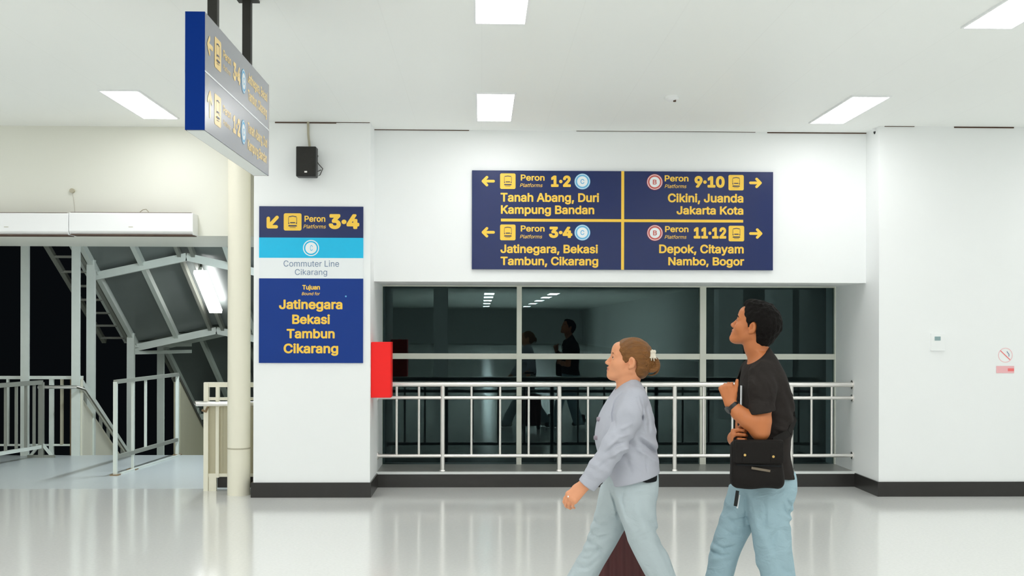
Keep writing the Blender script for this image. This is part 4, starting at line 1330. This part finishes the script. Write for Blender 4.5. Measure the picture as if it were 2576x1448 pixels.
# hem rising towards the back
a_, b_ = Vector(pw(1537, 1217)), Vector(pw(1657, 1184))
nrm = Vector((b_.z - a_.z, 0, -(b_.x - a_.x)))
if nrm.z > 0: nrm = -nrm
jk.half(a_, nrm, pw(1480, 1250, -.17), pw(1680, 1150, .3), .004)
# open front edge sweeping back under the button
jk.cone(pw(1478, 1190, 0), pw(1516, 1236, 0), .028, .045, .01, (1, 3.2, 1), op='cut')
jk.warp(cloth_folds([(pw(1560, 1110, -.2), (.75, 0, .6), .055, .006, .085), (pw(1625, 1110, -.1), (.4, 0, 1), .06, .004, .1), (pw(1600, 1030, -.15), (1, 0, .5), .07, .0035, .08), (pw(1500, 1160, -.2), (.5, 0, .9), .05, .0035, .06)]))
# the seam where the sleeve is set in
jk.warp(lambda x, y, z: .004 * np.exp(-((x - pw(1604, 0)[0] + .28 * (z - pw(0, 1040)[2])) / .006) ** 2) * (y < YPW - .1) * (np.abs(z - pw(0, 1035)[2]) < .085))
creases(jk, [([(1556, 985), (1541, 1005), (1533, 1035), (1534, 1062)], .005, 0.0090), ([(1541, 1070), (1560, 1060), (1577, 1052)], .009, -0.0075), ([(1508, 1126), (1530, 1104), (1560, 1096)], .007, 0.0090), ([(1512, 1112), (1540, 1086), (1566, 1080)], .008, -0.0090),
    ([(1520, 1135), (1545, 1118), (1572, 1112)], .008, -0.0075), ([(1492, 1160), (1515, 1140), (1540, 1135)], .009, 0.0060), ([(1597, 990), (1605, 1020), (1603, 1050)], .006, 0.0075)], pw, YPW - .1)
creases(jk, [([(1594, 1095), (1622, 1115), (1652, 1142)], .008, 0.0135), ([(1596, 1085), (1622, 1102), (1650, 1122)], .009, -0.0105), ([(1590, 1120), (1618, 1135), (1650, 1160)], .010, -0.0075), ([(1636, 1030), (1643, 1075), (1650, 1130)], .004, 0.0060), ([(1612, 1135), (1614, 1155), (1616, 1178)], .004, 0.0045), ([(1565, 1145), (1573, 1165), (1577, 1185)], .010, 0.0045), ([(1612, 1010), (1622, 1050), (1622, 1085)], .010, 0.0075)], pw, YPW - .02)
jacket = jk.mesh('jacket', M['jacket'], w_root, relax=1)
for v, u, dy in ((1052, 1502, -.045), (1098, 1494.5, -.05)):
    p = Vector(pw(u + 1, v, dy))
    MB().tube([p + Vector((.008, 0, 0)), p - Vector((.007, 0, 0)), p - Vector((.009, 0, 0))], [.011, .011, .006], n=14).build('button', M['hair_brown'] if False else mat('jacket_button', (150, 138, 148), .4), jacket, smooth=True)
# dark underlayer below the jacket hem
un = Field((pw(1500, 0)[0], YPW - .22, pw(0, 1225)[2]), (pw(1680, 0)[0], YPW + .22, pw(0, 1150)[2]), .005)
un.loft([Lw(1165, 1540, 1640, .15), Lw(1182, 1534, 1653, .168), Lw(1203, 1530, 1656, .178)], .01, 2.2)
un.half(pw(1605, 1200), (-.35, 0, -1), pw(1480, 1250, -.3), pw(1680, 1150, .3), .003)
un.mesh('undershirt', M['under'], w_root)
# trousers
tr = Field((pw(1330, 0)[0], YPW - .24, 0.0), (pw(1810, 0)[0], YPW + .24, pw(0, 1160)[2]), .005)
tr.loft([Lw(1172, 1528, 1646, .15), Lw(1195, 1522, 1650, .163, .004), Lw(1225, 1517, 1650, .150, .02), Lw(1255, 1511, 1645, .125, .045), Lw(1290, 1512, 1635, .10, .065)], .02, 2.2)
tr.loft([Lw(1185, 1524, 1648, .080, -.065), Lw(1225, 1533, 1650, .094, -.076), Lw(1260, 1538, 1645, .098, -.082), Lw(1300, 1552, 1645, .096, -.084), Lw(1345, 1570, 1655, .09, -.086), Lw(1390, 1592, 1676, .086, -.088), Lw(1448, 1624, 1697, .084, -.09), Lw(1520, 1664, 1742, .084, -.09), Lw(1585, 1696, 1784, .085, -.09)], .03, 2.1)
tr.loft([Lw(1225, 1516, 1620, .095, .08), Lw(1280, 1505, 1600, .096, .082), Lw(1330, 1491, 1580, .092, .085), Lw(1380, 1474, 1553, .088, .087), Lw(1448, 1436, 1514, .085, .09), Lw(1520, 1398, 1484, .085, .09), Lw(1596, 1362, 1452, .086, .09)], .02, 2.1)
tr.warp(cloth_folds([(pw(1490, 1330, .0), (.6, 0, -1), .045, .006, .07), (pw(1465, 1390, .0), (.5, 0, -1), .05, .006, .07), (pw(1655, 1345, -.1), (.5, 0, 1), .06, .005, .06), (pw(1600, 1290, -.1), (1, 0, .4), .08, .004, .1), (pw(1640, 1420, -.1), (1, 0, .5), .06, .003, .1)]))
creases(tr, [([(1530, 1222), (1543, 1260), (1558, 1310), (1571, 1346)], .007, .013), ([(1538, 1222), (1553, 1262), (1570, 1315)], .012, -.006)], pw, YPW - .0)
creases(tr, [([(1492, 1315), (1510, 1322), (1532, 1318)], .008, 0.0105), ([(1484, 1345), (1505, 1352), (1530, 1346)], .008, 0.0105), ([(1478, 1368), (1500, 1372), (1520, 1392)], .009, 0.0105), ([(1460, 1410), (1485, 1405), (1510, 1380)], .009, 0.0090), ([(1455, 1432), (1480, 1428), (1500, 1412)], .009, 0.0090), ([(1620, 1290), (1640, 1320), (1662, 1362)], .012, 0.0090), ([(1640, 1330), (1655, 1375), (1680, 1430)], .012, 0.0075), ([(1560, 1220), (1556, 1250), (1566, 1290)], .006, 0.0060)], pw, YPW + .1)
trs = tr.mesh('trousers', M['trousers'], w_root, relax=1)
shoe('shoe', pw(1345, 0)[0], pw(1470, 0)[0], YPW + .09, M['shoe_white'], w_root)
shoe('shoe', pw(1690, 0)[0], pw(1800, 0)[0], YPW - .09, M['shoe_white'], w_root, .05)
p = pw(1420.5, 1231, -.235)
sphere(p, .0045).build('ring', M['chrome'], w_root, smooth=True)

# maroon suitcase rolling on her far side
ys = YPW + .36
a, b = at(1506, 1312, ys), at(1652, 1312, ys)
t = thing('suitcase', 'maroon ribbed suitcase rolling on the far side of the person in pale trousers', 'suitcase', ((a.x + b.x) / 2, ys, 0))
sc_ = Field((a.x - .03, ys - .03, .02), (b.x + .03, ys + .25, a.z + .03), .005)
def rbox(lo, hi, r):
    c = [(p + q) / 2 for p, q in zip(lo, hi)]; hs = [(q - p) / 2 - r for p, q in zip(lo, hi)]
    def fn(x, y, z):
        q = [np.abs(v - c_) - h_ for v, c_, h_ in zip((x, y, z), c, hs)]
        return np.sqrt(sum(np.maximum(v, 0) ** 2 for v in q)) + np.minimum(np.maximum(np.maximum(q[0], q[1]), q[2]), 0) - r
    return fn
sc_.apply(rbox((a.x, ys, .055), (b.x, ys + .22, a.z), .035), (a.x, ys, .055), (b.x, ys + .22, a.z), 0)
sc_.warp(lambda x, y, z: .0035 * np.sin(x * 2 * math.pi / .042))
sc_.mesh('shell', M['suitcase'], t)
for x in (a.x + .04, b.x - .04):
    for y in (ys + .04, ys + .18):
        MB().tube([(x, y - .012, .026), (x, y + .012, .026)], .026, n=18).build('wheel', M['black'], t, smooth=True)
        box((x - .012, y - .016, .03), (x + .012, y + .016, .062)).build('wheel_fork', M['black'], t)
hx, hz2 = pw(1590, 1190)[0], pw(1590, 1178)[2]
for dx in (-.06, .06):
    MB().tube([(hx + dx, ys + .02, a.z - .02), (hx + dx, ys + .02, hz2)], .008, n=10).build('handle_tube', M['grey_steel'], t, smooth=True)
MB().tube([(hx - .07, ys + .02, hz2), (hx + .07, ys + .02, hz2)], .014, n=12).build('handle_grip', M['black'], t, smooth=True)

# ----------------------------------------------------------------- the man
YPM = 5.76
def pm(u, v, dy=0.0):
    p = at(u, v, YPM); return (p.x, YPM + dy, p.z)
def Lm(v, f, b, hy, yc=0.0):
    p, q = pm(f, v), pm(b, v); return (p[2], p[0], q[0], YPM + yc, hy)
m_root = thing('person', 'person in charcoal tee shirt and light blue jeans, looking up, arm bent, wearing a watch', 'person', (pm(1910, 1400)[0], YPM, 0), 'people walking past the window')
sk = Field((pm(1725, 0)[0], YPM - .36, 0.0), (pm(2050, 0)[0], YPM + .34, pm(0, 740)[2]), .0032)
hm = Head(pm(1898, 819, 0), math.radians(19), math.radians(26), .985)
hm.build(sk, True)
sk.chain([hm.w(-.03, 0, -.04), pm(1902, 872), pm(1912, 905)], [.059, .056, .056], .02)
sk.loft([Lm(885, 1893, 1930, .075), Lm(915, 1882, 1948, .14), Lm(960, 1874, 1972, .165), Lm(1040, 1872, 1982, .165), Lm(1140, 1860, 1974, .155), Lm(1190, 1866, 1976, .13), Lm(1225, 1876, 1970, .10)], .02)
# near arm bent up, hand in a loose fist
el = pm(1884, 1073, -.235)
sk.chain([pm(1893, 940, -.15), pm(1888, 1010, -.222), pm(1885, 1050, -.235), el], [.05, .05, .0485, .044], .02)
sk.chain([el, pm(1855, 1046, -.23), pm(1834, 1030, -.22), pm(1817, 1010, -.205)], [.043, .0405, .034, .0265], .02, (1, .95, 1))
hand(sk, pm(1815, 1007, -.205), (-.25, .08, 1), (-.38, -.92, 0), (1, -.4, 0), (1.25, 1.3, 1.3, 1.25), .172, 0, (.9, .5, .15), .05)
# far arm folded across the waist, its hand under the near elbow
e2 = pm(1892, 1108, .20)
sk.chain([pm(1905, 945, .15), pm(1900, 1020, .215), e2], [.052, .049, .042], .02)
sk.chain([e2, pm(1856, 1105, .05), pm(1842, 1100, -.10)], [.041, .037, .027], .02)
hand(sk, pm(1842, 1097, -.10), (-.36, -.90, .14), (-.92, .40, .0), (.1, .0, 1), ((.95,), (.98,), (.98,), (.95,)), .195, .25, (.7, .55, -.45), .3)
sk.chain([pm(1926, 1240, -.085), pm(1929, 1345, -.087), pm(1948, 1448, -.09), pm(1990, 1580, -.09)], [.068, .06, .054, .042], .02)
sk.chain([pm(1890, 1240, .085), pm(1855, 1340, .087), pm(1821, 1448, .09), pm(1782, 1580, .09)], [.066, .058, .054, .042], .02)
body = sk.mesh('body', M['skin_m'], m_root, relax=1)
hm.lips(body, sk, M['lip_m'])
hm.eyes(m_root, M['eye_white'], M['eye_dark'])
for q in (-1, 1):
    MB().tube([hm.w(.0935, q * .014, .019), hm.w(.0905, q * .030, .0225), hm.w(.079, q * .047, .018)], [.0032, .0038, .002], n=8).build('eyebrow', M['hair_black'], m_root, smooth=True)
# hair
hr = Field((pm(1815, 0)[0], YPM - .16, pm(0, 890)[2]), (pm(1990, 0)[0], YPM + .16, pm(0, 735)[2]), .003)
hm.E(hr, (-.020, 0, .040), (.104, .088, .094), .01)
hm.E(hr, (-.052, 0, .020), (.082, .084, .085), .02)
hm.E(hr, (-.060, 0, -.045), (.050, .062, .055), .03)
hm.E(hr, (.040, 0, .095), (.045, .06, .028), .03)
line = [(.30, .30), (.082, .30), (.080, .088), (.066, .070), (.060, .045), (.044, .030), (.034, .012), (.018, -.004), (.013, -.026), (.006, -.028), (.006, .004), (-.008, .026), (-.022, .024), (-.032, .004), (-.036, -.030), (-.040, -.058), (-.052, -.080), (-.075, -.094), (-.11, -.098), (-.11, -.3), (.3, -.3)]
hd2 = poly_dist(line)
def cutter(x, y, z):
    l = hm.local(x, y, z)
    return hd2(l[0], l[2])
hr.apply(cutter, hr.lo, hr.lo + hr.h * np.array(hr.D.shape), .005, 'cut')
rng = np.random.RandomState(3)
fr_ = rng.normal(size=(10, 3)) * 130; ph = rng.uniform(0, 6.28, 10)
hr.warp(lambda x, y, z: .0008 * sum(np.sin(f[0] * x + f[1] * y + f[2] * z + p_) for f, p_ in zip(fr_, ph)))
hr.mesh('hair', M['hair_black'], m_root, relax=1)
# tee shirt
ts = Field((pm(1830, 0)[0], YPM - .33, pm(0, 1235)[2]), (pm(2020, 0)[0], YPM + .33, pm(0, 860)[2]), .004)
ts.chain([pm(1898, 935, -.14), pm(1892, 975, -.205), pm(1888, 1030, -.235), pm(1886, 1055, -.24)], [.064, .063, .058, .057], .03)
ts.chain([pm(1908, 935, .14), pm(1904, 975, .20), pm(1900, 1030, .225), pm(1899, 1055, .225)], [.062, .061, .057, .056], .03)
for dy0, dy1 in ((-.33, -.172), (.172, .33)):
    ts.half(pm(1887, 1029, 0), (.18, 0, -1), pm(1838, 1110, dy0), pm(1945, 1000, dy1), .003)
ts.loft([Lm(872, 1908, 1934, .062), Lm(884, 1898, 1941, .085), Lm(897, 1888, 1949, .125), Lm(915, 1878, 1958, .165), Lm(940, 1869, 1971, .188), Lm(975, 1864, 1983, .198), Lm(1015, 1863, 1991, .198), Lm(1060, 1862, 1991, .190), Lm(1100, 1857, 1986, .184),
         Lm(1140, 1852, 1984, .184), Lm(1170, 1849, 1989, .188), Lm(1200, 1847, 1997, .194), Lm(1222, 1847, 1999, .195)], .02, 2.2)
# the arm hole side between sleeve and body, neckline and hem
nf, nb = Vector(pm(1882, 915)), Vector(pm(1931, 874))
ts.half(nf, (-(nb.z - nf.z), 0, nb.x - nf.x), pm(1860, 930, -.3), pm(1960, 850, .3), .003)
ts.half(pm(1995, 1200), (-.12, 0, -1), pm(1820, 1260, -.3), pm(2030, 1170, .3), .003)
ts.warp(cloth_folds([(pm(1950, 1080, -.18), (.3, 0, 1), .07, .004, .12), (pm(1975, 1000, -.1), (1, 0, .4), .06, .004, .1), (pm(1890, 960, -.22), (1, 0, .5), .05, .003, .07)]))
creases(ts, [([(1893, 950), (1905, 985), (1906, 1025)], .006, .006), ([(1870, 990), (1885, 1000), (1905, 996)], .009, .004), ([(1920, 1070), (1945, 1085), (1980, 1080)], .010, .006), ([(1925, 1045), (1950, 1060), (1985, 1050)], .010, -.004), ([(1975, 1110), (1982, 1150), (1992, 1190)], .008, .006)], pm, YPM - .05)
tee = ts.mesh('tee_shirt', M['tee'], m_root)
nc, nv = (nf + nb) / 2, (nb - nf) / 2
ring = [nc + nv * (.89 * math.cos(a_)) + Vector((0, .062 * math.sin(a_), 0)) for a_ in np.linspace(0, 2 * math.pi, 40)]
MB().tube(ring, .0055, n=8).build('collar', M['tee'], tee, smooth=True)
# jeans
jn = Field((pm(1715, 0)[0], YPM - .24, 0.0), (pm(2070, 0)[0], YPM + .24, pm(0, 1165)[2]), .005)
jn.loft([Lm(1172, 1856, 1984, .155), Lm(1200, 1851, 1994, .163, .004), Lm(1230, 1846, 1990, .150, .02), Lm(1262, 1840, 1975, .125, .045), Lm(1300, 1838, 1955, .10, .065)], .02, 2.2)
jn.loft([Lm(1185, 1856, 1990, .082, -.065), Lm(1225, 1865, 1994, .097, -.076), Lm(1262, 1869, 1983, .10, -.082), Lm(1300, 1874, 1976, .098, -.085), Lm(1345, 1882, 1977, .094, -.087), Lm(1390, 1889, 1982, .09, -.088), Lm(1448, 1906, 1990, .088, -.09), Lm(1520, 1928, 2012, .088, -.09), Lm(1592, 1950, 2036, .09, -.09)], .03, 2.1)
jn.loft([Lm(1225, 1844, 1940, .096, .08), Lm(1290, 1827, 1918, .096, .083), Lm(1340, 1811, 1899, .092, .086), Lm(1390, 1796, 1874, .089, .088), Lm(1448, 1787, 1856, .087, .09), Lm(1520, 1762, 1836, .087, .09), Lm(1594, 1738, 1820, .09, .09)], .02, 2.1)
jn.warp(cloth_folds([(pm(1800, 1390, 0), (.5, 0, -1), .05, .006, .06), (pm(1975, 1290, -.1), (.5, 0, 1), .05, .006, .06), (pm(1930, 1330, -.1), (1, 0, .4), .08, .004, .12), (pm(1850, 1290, .0), (.6, 0, -.9), .06, .004, .1), (pm(1900, 1400, -.1), (1, 0, -.5), .07, .004, .1)]))
creases(jn, [([(1866, 1230), (1871, 1270), (1877, 1320), (1884, 1372)], .009, .010), ([(1874, 1235), (1880, 1280), (1888, 1330)], .012, -.006)], pm, YPM)
creases(jn, [([(1955, 1240), (1972, 1262), (1962, 1282)], .006, 0.0090), ([(1945, 1250), (1955, 1275), (1972, 1290)], .007, 0.0090), ([(1900, 1245), (1905, 1280), (1902, 1320)], .008, 0.0075), ([(1940, 1300), (1920, 1340), (1925, 1380)], .012, 0.0075), ([(1800, 1372), (1822, 1380), (1850, 1372)], .008, 0.0105), ([(1795, 1392), (1815, 1398), (1840, 1394)], .007, 0.0120), ([(1830, 1300), (1850, 1320), (1868, 1330)], .010, 0.0075), ([(1820, 1330), (1845, 1345), (1870, 1350)], .010, 0.0075), ([(1935, 1400), (1955, 1420), (1975, 1425)], .010, 0.0075)], pm, YPM + .12)
jeans = jn.mesh('jeans', M['jeans'], m_root, relax=1)
shoe('shoe', pm(1712, 0)[0], pm(1842, 0)[0], YPM + .09, M['shoe_dark'], m_root)
shoe('shoe', pm(1932, 0)[0], pm(2052, 0)[0], YPM - .09, M['shoe_dark'], m_root, .04)
# seat pocket flap on the jeans, tag hanging from the belt
p = Vector(pm(1842, 1225, -.12))
MB().beam(p, p + Vector((-.012, -.005, -.075)), .02, .006).build('belt_tag', M['black'], m_root)
MB().beam(p + Vector((.008, -.004, -.02)), p + Vector((-.004, -.01, -.085)), .006, .005).build('belt_tag', M['white_vinyl'], m_root)
# watch
wv = Vector(pm(1817, 1010, -.205)); wd = (wv - Vector(pm(1834, 1030, -.22))).normalized()
c = wv - wd * .012
MB().tube([c - wd * .009, c + wd * .009], .0305, n=24).build('watch_strap', M['watch'], m_root, smooth=True)
fn_ = Vector((-.8, -.2, -.55)); fn_ = (fn_ - wd * fn_.dot(wd)).normalized()
MB().tube([c + fn_ * .024, c + fn_ * .037], .019, n=24).build('watch_face', M['watch'], m_root, smooth=True)
# thing held against the chest: a pale card edge
p, q = Vector(pm(1859, 968, -.05)), Vector(pm(1858, 1036, -.05))
MB().beam(p, q, .018, .005, up=(1, 0, 0)).build('chest_card', M['white_vinyl'], m_root)

# messenger bag
Yb = YPM - .29
def pb(u, v, dy=0.0):
    p = at(u, v, Yb); return Vector((p.x, Yb + dy, p.z))
t = thing('messenger_bag', 'black messenger bag with a buttoned flap hanging at the hip of the person in jeans', 'bag', (pb(1908, 1170).x, Yb, pb(1908, 1231).z))
lo, hi = pb(1844, 1230), pb(1974, 1108)
bf = Field((lo.x - .03, Yb - .03, lo.z - .03), (hi.x + .03, Yb + .12, hi.z + .03), .004)
bf.apply(rbox((lo.x, Yb, lo.z), (hi.x, Yb + .085, hi.z), .03), (lo.x, Yb, lo.z), (hi.x, Yb + .085, hi.z), 0)
bf.warp(lambda x, y, z: .003 * np.sin(40 * x + 20 * z) - .006 * np.exp(-((z - lo.z - .05) / .04) ** 2))
bf.mesh('bag_body', M['bag'], t)
fl = Field((lo.x - .03, Yb - .04, pb(0, 1175).z - .03), (hi.x + .03, Yb + .12, hi.z + .03), .004)
q = pb(1908, 1166)
fl.apply(rbox((lo.x + .004, Yb - .012, q.z), (hi.x - .004, Yb + .03, hi.z + .004), .012), (lo.x, Yb - .02, q.z), (hi.x, Yb + .03, hi.z + .01), 0)
fl.mesh('flap', M['bag'], t)
for u, v in ((1872, 1143), (1943.5, 1147)):
    p = pb(u, v)
    MB().tube([(p.x, Yb - .013, p.z), (p.x, Yb - .018, p.z)], .006, n=14).build('snap', M['brass'], t, smooth=True)
    box((p.x - .012, Yb - .014, p.z - .03), (p.x + .012, Yb - .01, p.z + .035)).build('flap_strap', M['bag'], t)
p, q = pb(1890, 1176), pb(1937, 1184)
MB().beam(p + Vector((0, -.004, 0)), q + Vector((0, -.004, 0)), .004, .011).build('logo_strip', mat('worn_print', (112, 100, 84), .6), t)
p, q = pb(1852, 1168), pb(1965, 1172)
MB().beam(p + Vector((0, -.003, 0)), q + Vector((0, -.003, 0)), .006, .006).build('pocket_edge', M['under'], t)
TEE = sorted([(872, 1908, 1934, .062), (897, 1888, 1949, .125), (915, 1878, 1958, .165), (940, 1869, 1971, .188), (975, 1864, 1983, .198), (1015, 1863, 1991, .198), (1060, 1862, 1991, .190), (1100, 1857, 1986, .184), (1140, 1852, 1984, .184)])
def on_tee(v, f, side):
    """point on the shirt at row v, a fraction f of the way from chest to back, on the near (-1) or far (1) side"""
    a, b, hy = [np.interp(v, [q[0] for q in TEE], [q[j] for q in TEE]) for j in (1, 2, 3)]
    k = 2 * f - 1
    dy = side * (hy + .006) * max(0, 1 - abs(k) ** 2.2) ** (1 / 2.2)
    return pm((a + b) / 2 + k * ((b - a) / 2 + 3), v, dy)
sp = [pb(1850, 1112, .04), on_tee(1092, .03, -1), on_tee(1060, .0, -1), on_tee(1010, .0, 1), on_tee(960, .05, 1), on_tee(920, .2, 1), on_tee(903, .4, 1), on_tee(903, .6, 1), on_tee(920, .8, 1), on_tee(955, .97, 1), on_tee(1000, 1.0, -1), on_tee(1045, .93, -1), on_tee(1080, .8, -1), pb(1952, 1112, .05)]
m = MB()
sp = [Vector(v) for v in sp]
for a_, b_ in zip(sp, sp[1:]):
    mid = (a_ + b_) / 2; cen = Vector((pm(1922, 0)[0], YPM, mid.z if mid.z < pm(0, 910)[2] else mid.z - .1))
    m.beam(a_, b_, .036, .005, up=(mid - cen).normalized())
m.build('strap', M['bag'], t)
